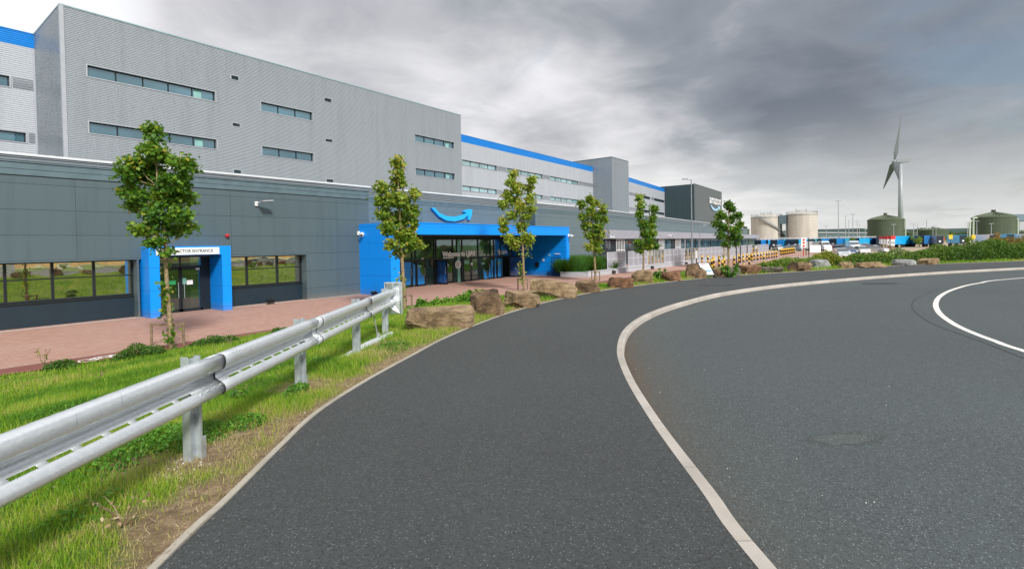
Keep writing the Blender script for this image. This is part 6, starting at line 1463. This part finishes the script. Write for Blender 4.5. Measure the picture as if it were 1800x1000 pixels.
def ctank(l, r, ytop, D, label, n):
    q = atd((l+r)/2, 430, D); Rr = (r-l)*D/F/2*math.cos(math.atan((l+r-1800)/2/F)); t = thing('concrete_tank', label, 'tank', (q.x, q.y, ZP), group='pale concrete digester tanks'); top = CZ+(proj((q.x, q.y, CZ))[1]-ytop)*(D-Rr*.6)/F-ZP
    cyl(Rr, -1, top).build('tank_wall', M_conc, t, world=False, smooth=False); MB().tube([(0, 0, top), (0, 0, top+.9), (0, 0, top+1.6)], [Rr*1.0, Rr*.6, .3], 48).build('roof', M_conc, t, world=False)
    cyl(Rr+.12, top-.9, top-.55).build('rim_band', M_post, t, world=False); m = MB()
    for k in range(44): a = k*math.pi/22; m.bar((Rr*math.cos(a), Rr*math.sin(a), top), (Rr*math.cos(a), Rr*math.sin(a), top+1.3), .08, .08); a2 = a+math.pi/22; [m.bar((Rr*math.cos(a), Rr*math.sin(a), z), (Rr*math.cos(a2), Rr*math.sin(a2), z), .08, .08) for z in (top+.7, top+1.3)]
    m.build('roof_railing', M_post, t, world=False); m = MB(); rd = random.Random(n)
    for k in range(9): x, y = rd.uniform(-.4, .4)*Rr, rd.uniform(-.4, .4)*Rr; m.tube([(x, y, top+.6), (x, y, top+rd.uniform(1.8, 3.2)), (x+rd.uniform(-2.5, 2.5), y, top+rd.uniform(1.4, 2.6))], .16, 6)
    m.build('roof_pipework', M_grey, t, world=False)
    return t, q, Rr, top
t1, q1, R1, top1 = ctank(1319.8, 1375, 380.5, 300, 'left pale concrete tank with a dark stair climbing its side', 1)
t2, q2, R2, top2 = ctank(1381.5, 1437.3, 375.5, 290, 'right pale concrete tank, slightly taller', 2)
m = MB(); a0 = math.atan2(-fh.y, -fh.x); ar = math.atan2(rt.y, rt.x)
for k in range(26):
    f0, f1 = k/26, (k+1)/26
    def pp(f): a = a0+(-1.1+2.35*f); return Vector(((R1+.5)*math.cos(a), (R1+.5)*math.sin(a), top1*(1-.78*f)))
    A, B = pp(f0), pp(f1); m.bar(A, B, .9, .3); m.bar(A+Vector((0, 0, 1.1)), B+Vector((0, 0, 1.1)), .12, .12); m.bar(A, A+Vector((0, 0, 1.1)), .1, .1); 
m.build('stair', M_post, t1, world=False)
q = atd(1377, 430, 292); st = thing('stair_tower', 'dark steel stair tower between the two concrete tanks', 'tower', (q.x, q.y, ZP)); m = MB()
for sx in (-1, 1):
    for sy in (-1, 1): m.box(sx*1.7-.15, sx*1.7+.15, sy*1.7-.15, sy*1.7+.15, 0, top2-1)
for k in range(8): z = k*top2/8; m.box(-1.8, 1.8, -1.8, 1.8, z, z+.15).bar((-1.7, -1.8, z), (1.7, -1.8, z+top2/8), .12, .12)
m.build('frame', M_post, st, world=False); MB().box(-1.9, 1.9, -1.9, 1.9, top2-5.5, top2-.5).build('top_cabin', M_flash, st, world=False)
def gtank(l, r, yeave, yapex, D, label, apexoff=0, pipes=(), band=True):
    q = atd((l+r)/2, 430, D); Rr = (r-l)*D/F/2*math.cos(math.atan((l+r-1800)/2/F)); t = thing('green_tank', label, 'tank', (q.x, q.y, ZP), group='dark green storage tanks'); hor = proj((q.x, q.y, CZ))[1]
    e = CZ+(hor-yeave)*(D-Rr*.7)/F-ZP; ap = CZ+(hor-yapex)*D/F-ZP; cyl(Rr, -1, e, 56).build('tank_wall', M_gtank, t, world=False)
    n = 40; m = MB()
    for k in range(n):
        a, b = 2*math.pi*k/n, 2*math.pi*(k+1)/n; c = (a+b)/2; r1 = Rr*1.0; dz = .5
        m.add([(r1*math.cos(a), r1*math.sin(a), e), (r1*math.cos(c), r1*math.sin(c), e-.05+dz*.0), (r1*math.cos(b), r1*math.sin(b), e), (.6*math.cos(c), .6*math.sin(c), ap), (r1*.8*math.cos(c), r1*.8*math.sin(c), e+(ap-e)*.3+.25)], [(0, 1, 4), (1, 2, 4), (0, 4, 3), (4, 2, 3)])
    m.build('conical_roof', M_groof, t, world=False); MB().tube([(0, 0, ap-.3), (0, 0, ap+1.0)], .9, 10).build('roof_vent', M_gtank, t, world=False); cyl(Rr+.15, e-.5, e+.02, 56).build('eaves_ring', M_groof, t, world=False)
    for px, yt in pipes:
        w = atd(px, 430, D-Rr*.8); lx, ly = w.x-q.x, w.y-q.y; h = CZ+(hor-yt)*(D-Rr*.8)/F-ZP; c_ = Vector((-lx, -ly, 0)).normalized()*3
        MB().tube([(lx, ly, 0), (lx, ly, h-.3), (lx+c_.x*.2, ly+c_.y*.2, h), (lx+c_.x, ly+c_.y, h)], .38, 8).build('pipe', pm('pale_green_pipe', (.42, .50, .40), .5) if 'pale_green_pipe' not in MATS else MATS['pale_green_pipe'], t, world=False)
    return t
gtank(1524, 1589, 385.5, 377.5, 300, 'left dark green tank with conical ribbed roof in front of the wind turbine', pipes=((1591.5, 384.5),))
gtank(1706, 1787, 381, 372.5, 255, 'right dark green tank with conical ribbed roof and side pipes', pipes=((1704.5, 388), (1711, 382.5), (1789, 385)))
gtank(1612, 1668, 404, 401, 420, 'low wide green tank between the two tall ones')
gtank(1590, 1612, 409, 407, 420, 'small pale green tank partly behind the lamp posts')
gtank(1303, 1317.5, 403.5, 402, 240, 'small grey green tank at the end of the canopy')
# grey industrial shed in the distance
q0, q1 = atd(1437, 418, 420), atd(1533, 414, 520); t = thing('distant_shed', 'long grey industrial shed with pale roof line between the tanks', 'building', (q0.x, q0.y, ZP))
d2 = (q1-q0); d2.z = 0; L_ = d2.length; d2.normalize(); R2_ = Matrix((d2, Vector((-d2.y, d2.x, 0)), Vector((0, 0, 1)))).transposed()
MB().box(0, L_, 0, 30, ZP, 6.2, R2_, (q0.x, q0.y, 0)).build('walls', M_flash, t); MB().box(-1, L_+1, -1, 31, 6.2, 7.3, R2_, (q0.x, q0.y, 0)).build('roof', M_reveal, t)
m = MB()
for k in range(9): m.box(3+k*L_/9.5, 8+k*L_/9.5, -.1, 0, ZP, 3.6, R2_, (q0.x, q0.y, 0))
m.build('loading_door', M_navy, t)
q0 = atd(1792, 412, 330); t = thing('distant_house', 'small white building with dark roof at the right edge behind the green tank', 'building', (q0.x, q0.y, ZP)); R3 = Matrix((rt, fh, Vector((0, 0, 1)))).transposed()
MB().box(0, 22, 0, 14, ZP, 11, R3, (q0.x, q0.y, 0)).build('walls', M_render, t); MB().prism([R3 @ Vector(v)+Vector((q0.x, q0.y, 0)) for v in ((-.6, -.6, 11), (-.6, 14.6, 11), (-.6, 7, 15.5))], R3 @ Vector((23.2, 0, 0))).build('roof', M_flash, t)
# ================================================================== WIND TURBINE
D = 430; q = atd(1583.4, 420, D); hub = atd(1581.8, 283.5, D); hz_ = hub.z
wt = thing('wind_turbine', 'tall white three bladed wind turbine behind the left green tank', 'wind turbine', (q.x, q.y, ZP)); M_wt = pm('turbine_white', (.34, .365, .39), .4, var=.03); M_blade = pm('blade_grey', (.13, .145, .155), .45, var=.05)
MB().tube([(q.x, q.y, ZP), (q.x, q.y, (hz_+ZP)*.5), (q.x, q.y, hz_-1)], [2.15, 1.75, 1.25], 24).build('tower', M_wt, wt, smooth=True)
vr = Vector((q.x, q.y, 0)).normalized(); rv = Vector((vr.y, -vr.x, 0)); ax = (-rv*.985-vr*.17).normalized(); N0 = Vector((q.x, q.y, hz_)); sid = ax.cross(Vector((0, 0, 1))).normalized()
m = MB(); RN = Matrix((ax, sid, Vector((0, 0, 1)))).transposed(); m.prism([RN @ Vector(v)+N0 for v in ((-7, -1.6, 1.9), (2.6, -1.6, 1.4), (3.1, -1.6, 0), (2.6, -1.6, -1.3), (-5.6, -1.6, -1.5), (-6.6, -1.6, -.5))], sid*3.2); m.bar(N0-ax*6+Vector((0, 0, 1.8)), N0-ax*6+Vector((0, 0, 3.4)), .2, .2); m.build('nacelle', M_wt, wt)
H0 = N0+ax*4.2; MB().tube([H0-ax*1.2, H0, H0+ax*1.2, H0+ax*1.9], [1.25, 1.3, .9, .2], 16).build('hub', M_wt, wt, smooth=True)
for a, ln, in ((0., 40), (math.radians(120), 40), (math.radians(240), 40)):
    dr_ = ((Vector((0, 0, 1))-ax*.13)*math.cos(a)+sid*math.sin(a)).normalized(); ch = dr_.cross(ax).normalized(); m = MB(); st_ = []
    for f, c0_, th in ((0, .9, .9), (.05, 1.0, .8), (.18, 2.4, .6), (.4, 1.9, .45), (.7, 1.25, .3), (.92, .75, .2), (1, .2, .08)):
        tw = math.radians(60-45*f); cdir = ch*math.cos(tw)+ax*math.sin(tw); nd_ = dr_.cross(cdir); c = H0+dr_*ln*f
        st_.append([c+cdir*c0_*.9, c+nd_*th, c-cdir*c0_*1.1, c-nd_*th])
    b = 0
    for k in range(len(st_)-1): m.add(st_[k]+st_[k+1], [(i, (i+1) % 4, 4+(i+1) % 4, 4+i) for i in range(4)])
    m.add(st_[0], [(3, 2, 1, 0)]); m.add(st_[-1], [(0, 1, 2, 3)]); m.build('blade', M_blade, wt, smooth=False)
# ================================================================== HEDGES
def hedge(label, pts, mat, n, leaf, core=True, name='hedge', var0=.4, seed=1, cat='hedge', cor=None):
    """pts: list of (x, y, ztop, halfdepth); leaves over the surface of a lumpy bank, dark twiggy core inside"""
    g = np.random.default_rng(seed); P = np.array([p for p in pts], float); k = g.uniform(0, len(P)-1.001, n); i = k.astype(int); f = k-i; A = P[i]*(1-f)[:, None]+P[i+1]*f[:, None]
    dx = P[i+1, 0]-P[i, 0]; dy = P[i+1, 1]-P[i, 1]; L = np.hypot(dx, dy); nx_, ny_ = -dy/L, dx/L; off = g.uniform(-1, 1, n)
    x = A[:, 0]+nx_*off*A[:, 3]; y = A[:, 1]+ny_*off*A[:, 3]; lump = .78+.42*vnoise(x, y, .75, seed)+.12*vnoise(x, y, 2.3, seed+3)
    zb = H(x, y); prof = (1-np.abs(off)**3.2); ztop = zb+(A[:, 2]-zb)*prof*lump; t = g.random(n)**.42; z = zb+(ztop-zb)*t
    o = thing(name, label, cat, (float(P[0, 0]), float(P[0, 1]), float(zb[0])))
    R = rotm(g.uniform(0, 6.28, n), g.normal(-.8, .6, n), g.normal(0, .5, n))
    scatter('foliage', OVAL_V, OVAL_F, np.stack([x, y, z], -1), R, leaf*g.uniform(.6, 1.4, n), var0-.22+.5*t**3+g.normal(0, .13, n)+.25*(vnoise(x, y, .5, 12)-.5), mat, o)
    m = MB(); rd = random.Random(seed)
    for a, b in zip(pts[:-1], pts[1:]):
        L_ = math.hypot(b[0]-a[0], b[1]-a[1]); 
        for j in range(int(L_*1.6)):
            f = rd.random(); cx, cy = a[0]+(b[0]-a[0])*f+rd.gauss(0, .5), a[1]+(b[1]-a[1])*f+rd.gauss(0, .5); zz = Hs(cx, cy); hh = (a[2]-zz)*.72
            if hh > .2: m.tube([(cx, cy, zz-.1), (cx+rd.gauss(0, .15), cy, zz+hh*.6), (cx+rd.gauss(0, .3), cy+rd.gauss(0, .2), zz+hh)], [.03, .02, .008], 5)
    m.build('stems', M_bark, o); return o
def hp(px, ytop, D, hd):
    q = atd(px, 450, D); z = CZ+(proj((q.x, q.y, CZ))[1]-ytop)*D/F; return (q.x, q.y, z, hd)
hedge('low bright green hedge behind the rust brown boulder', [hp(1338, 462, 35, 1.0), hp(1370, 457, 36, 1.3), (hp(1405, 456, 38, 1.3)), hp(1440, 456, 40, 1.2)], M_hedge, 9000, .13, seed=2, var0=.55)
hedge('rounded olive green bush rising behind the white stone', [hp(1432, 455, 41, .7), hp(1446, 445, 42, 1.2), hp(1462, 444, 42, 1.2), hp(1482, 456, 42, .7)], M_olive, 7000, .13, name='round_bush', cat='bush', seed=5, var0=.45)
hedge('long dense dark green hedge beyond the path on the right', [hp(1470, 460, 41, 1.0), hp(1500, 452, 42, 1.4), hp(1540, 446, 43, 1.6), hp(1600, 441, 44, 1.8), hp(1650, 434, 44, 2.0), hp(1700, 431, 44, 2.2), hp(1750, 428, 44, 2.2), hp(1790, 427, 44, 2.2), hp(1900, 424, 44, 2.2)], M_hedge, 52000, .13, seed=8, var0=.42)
hedge('browning autumn coloured shrubs at the right end of the hedge', [hp(1738, 426, 47, 1.6), hp(1775, 420, 47, 2.0), hp(1850, 418, 47, 2.0)], M_hedge_brown, 14000, .14, name='autumn_shrubs', cat='shrubs', seed=11)
hedge('young orange leaved bush poking above the hedge', [hp(1751, 414, 60, .5), hp(1758, 412, 60, .5)], M_hedge_brown, 900, .16, name='orange_bush', cat='bush', seed=14, var0=.8)
# ================================================================== DISTANT TREES AND HILL
def crown(o, x, y, zb, r, h, n, leaf, mat, seed, trunk=True):
    g = np.random.default_rng(seed); m_ = 7; cc = np.stack([g.normal(0, r*.42, m_), g.normal(0, r*.42, m_), g.uniform(.42, .82, m_)*h], -1); i = g.integers(0, m_, n)
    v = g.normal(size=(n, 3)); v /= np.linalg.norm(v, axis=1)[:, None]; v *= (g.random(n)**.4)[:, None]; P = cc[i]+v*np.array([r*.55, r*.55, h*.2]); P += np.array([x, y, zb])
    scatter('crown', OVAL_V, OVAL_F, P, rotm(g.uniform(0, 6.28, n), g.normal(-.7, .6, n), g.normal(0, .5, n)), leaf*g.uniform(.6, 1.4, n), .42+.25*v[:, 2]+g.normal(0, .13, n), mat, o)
    m = MB(); m.tube([(x, y, zb-.2), (x, y, zb+h*.35), (x, y, zb+h*.7)], [r*.07, r*.05, r*.015], 7); m.build('trunk', M_bark, o)
M_far = leafmat('distant_tree_leaf', [(0, (.02, .05, .025)), (.6, (.05, .10, .04)), (1, (.10, .15, .05))], .2)
k = 0
for px, yt, D, lb in ((1600, 411, 360, 'left dark tree between the left green tank and the low one'), (1622, 402, 520, 'tall tree group behind the low green tank, left'), (1632, 399, 560, 'highest dark tree behind the low green tank'), (1650, 401, 540, 'tree right of the highest dark one behind the low tank'), (1668, 405, 520, 'dark tree at the right end of the low green tank'),
        (1678, 407, 480, 'bushy dark tree right of the low green tank'), (1690, 405, 500, 'dark tree left of the right green tank'), (1700, 408, 460, 'small dark tree touching the right green tank'), (1797, 404, 300, 'dark tree at the extreme right edge'), (1610, 405, 560, 'dark tree right of the wind turbine foot')):
    q = atd(px, 425, D); h = CZ+(proj((q.x, q.y, CZ))[1]-yt)*D/F-ZP; o = thing('distant_tree', lb, 'tree', (q.x, q.y, ZP), group='dark trees far behind the car park'); crown(o, q.x, q.y, ZP, h*.62, h, 1500, h*.075, M_far, 100+k); k += 1
for px, yt, yb, D, lb, mt in ((1495, 417, 437, 130, 'slim young green tree among the lorries', M_leaf_mid), (1462, 419, 436, 150, 'young tree behind the white vans', M_leaf_mid), (1613, 414, 432, 140, 'young yellow green tree beside the far road', M_leaf_lime), (1627, 416, 430, 150, 'small orange tinged tree beside the far road', M_hedge_brown), (1703, 413, 430, 140, 'yellow leaved young tree left of the yellow sign', M_leaf_lime), (1670, 410, 428, 160, 'young yellow green tree left of the blue trailer', M_leaf_lime), (1301, 420, 428, 150, 'green tree beyond the end of the canopy', M_leaf_mid)):
    q = atd(px, 428, D); h = CZ+(proj((q.x, q.y, CZ))[1]-yt)*D/F-ZP; o = thing('young_tree', lb, 'tree', (q.x, q.y, ZP), group='young trees in the car park'); crown(o, q.x, q.y, ZP, h*.3, h, 420, h*.085, mt, 200+k); k += 1
# wooded ridge on the horizon
M_ridge = pm('wooded_ridge', (.045, .075, .075), .95, var=.5, scale=.02)  # blue of distance haze is mixed into this colour
m = MB(); N = 240; pts = []
for k in range(N+1):
    px = 1280+k*(2600-1280)/N; a = ray(min(px, 2600), 425); D = 1500; q = EYE+a*D; b = 2.+vnoise(np.array([px]), np.array([0.]), .035, 3)[0]*11+vnoise(np.array([px]), np.array([4.]), .11, 4)[0]*9+vnoise(np.array([px]), np.array([4.]), .4, 4)[0]*4
    b *= .62; hgt = 17+b if 1430 < px < 1545 else 12+b; hgt *= min(1, max(0, (px-1280)/160)); pts.append((q.x, q.y, hgt))
off_ = fh*260
for a, b in zip(pts[:-1], pts[1:]):
    m.quad((a[0], a[1], ZP), (b[0], b[1], ZP), b, a); m.quad(a, b, (b[0]+off_.x, b[1]+off_.y, b[2]*1.15), (a[0]+off_.x, a[1]+off_.y, a[2]*1.15)); m.quad((a[0]+off_.x, a[1]+off_.y, a[2]*1.15), (b[0]+off_.x, b[1]+off_.y, b[2]*1.15), (b[0]+off_.x*2, b[1]+off_.y*2, ZP), (a[0]+off_.x*2, a[1]+off_.y*2, ZP))
struct(m.build('hills', M_ridge))
# trees and boulders on the far side of the road, which the windows mirror
for i in range(16):
    x = -8+i*7+random.uniform(-2, 2); y = -58+random.uniform(-5, 4); h = random.uniform(9, 13); o = thing('field_tree', 'dark broadleaf tree behind the wheat field across the road', 'tree', (x, y, 0), group='trees behind the wheat field')
    crown(o, x, y, -.2, h*.6, h, 700, h*.08, M_far, 300+i)
M_pale = pm('pale_footpath', (.50, .48, .44), .9)
pl_ = [Vector(p) for p in resample(catmull([(-8, -15.6), (0, -16.5), (8, -15.5), (16, -14.5), (26, -16), (36, -20), (48, -30)], 8), 1.)]; a_, b_ = offs(pl_, .8), offs(pl_, -.8); m = MB()
for i in range(len(a_)-1): m.quad(*[(q.x, q.y, .11) for q in (a_[i], a_[i+1], b_[i+1], b_[i])])
struct(m.build('footpath', M_pale))
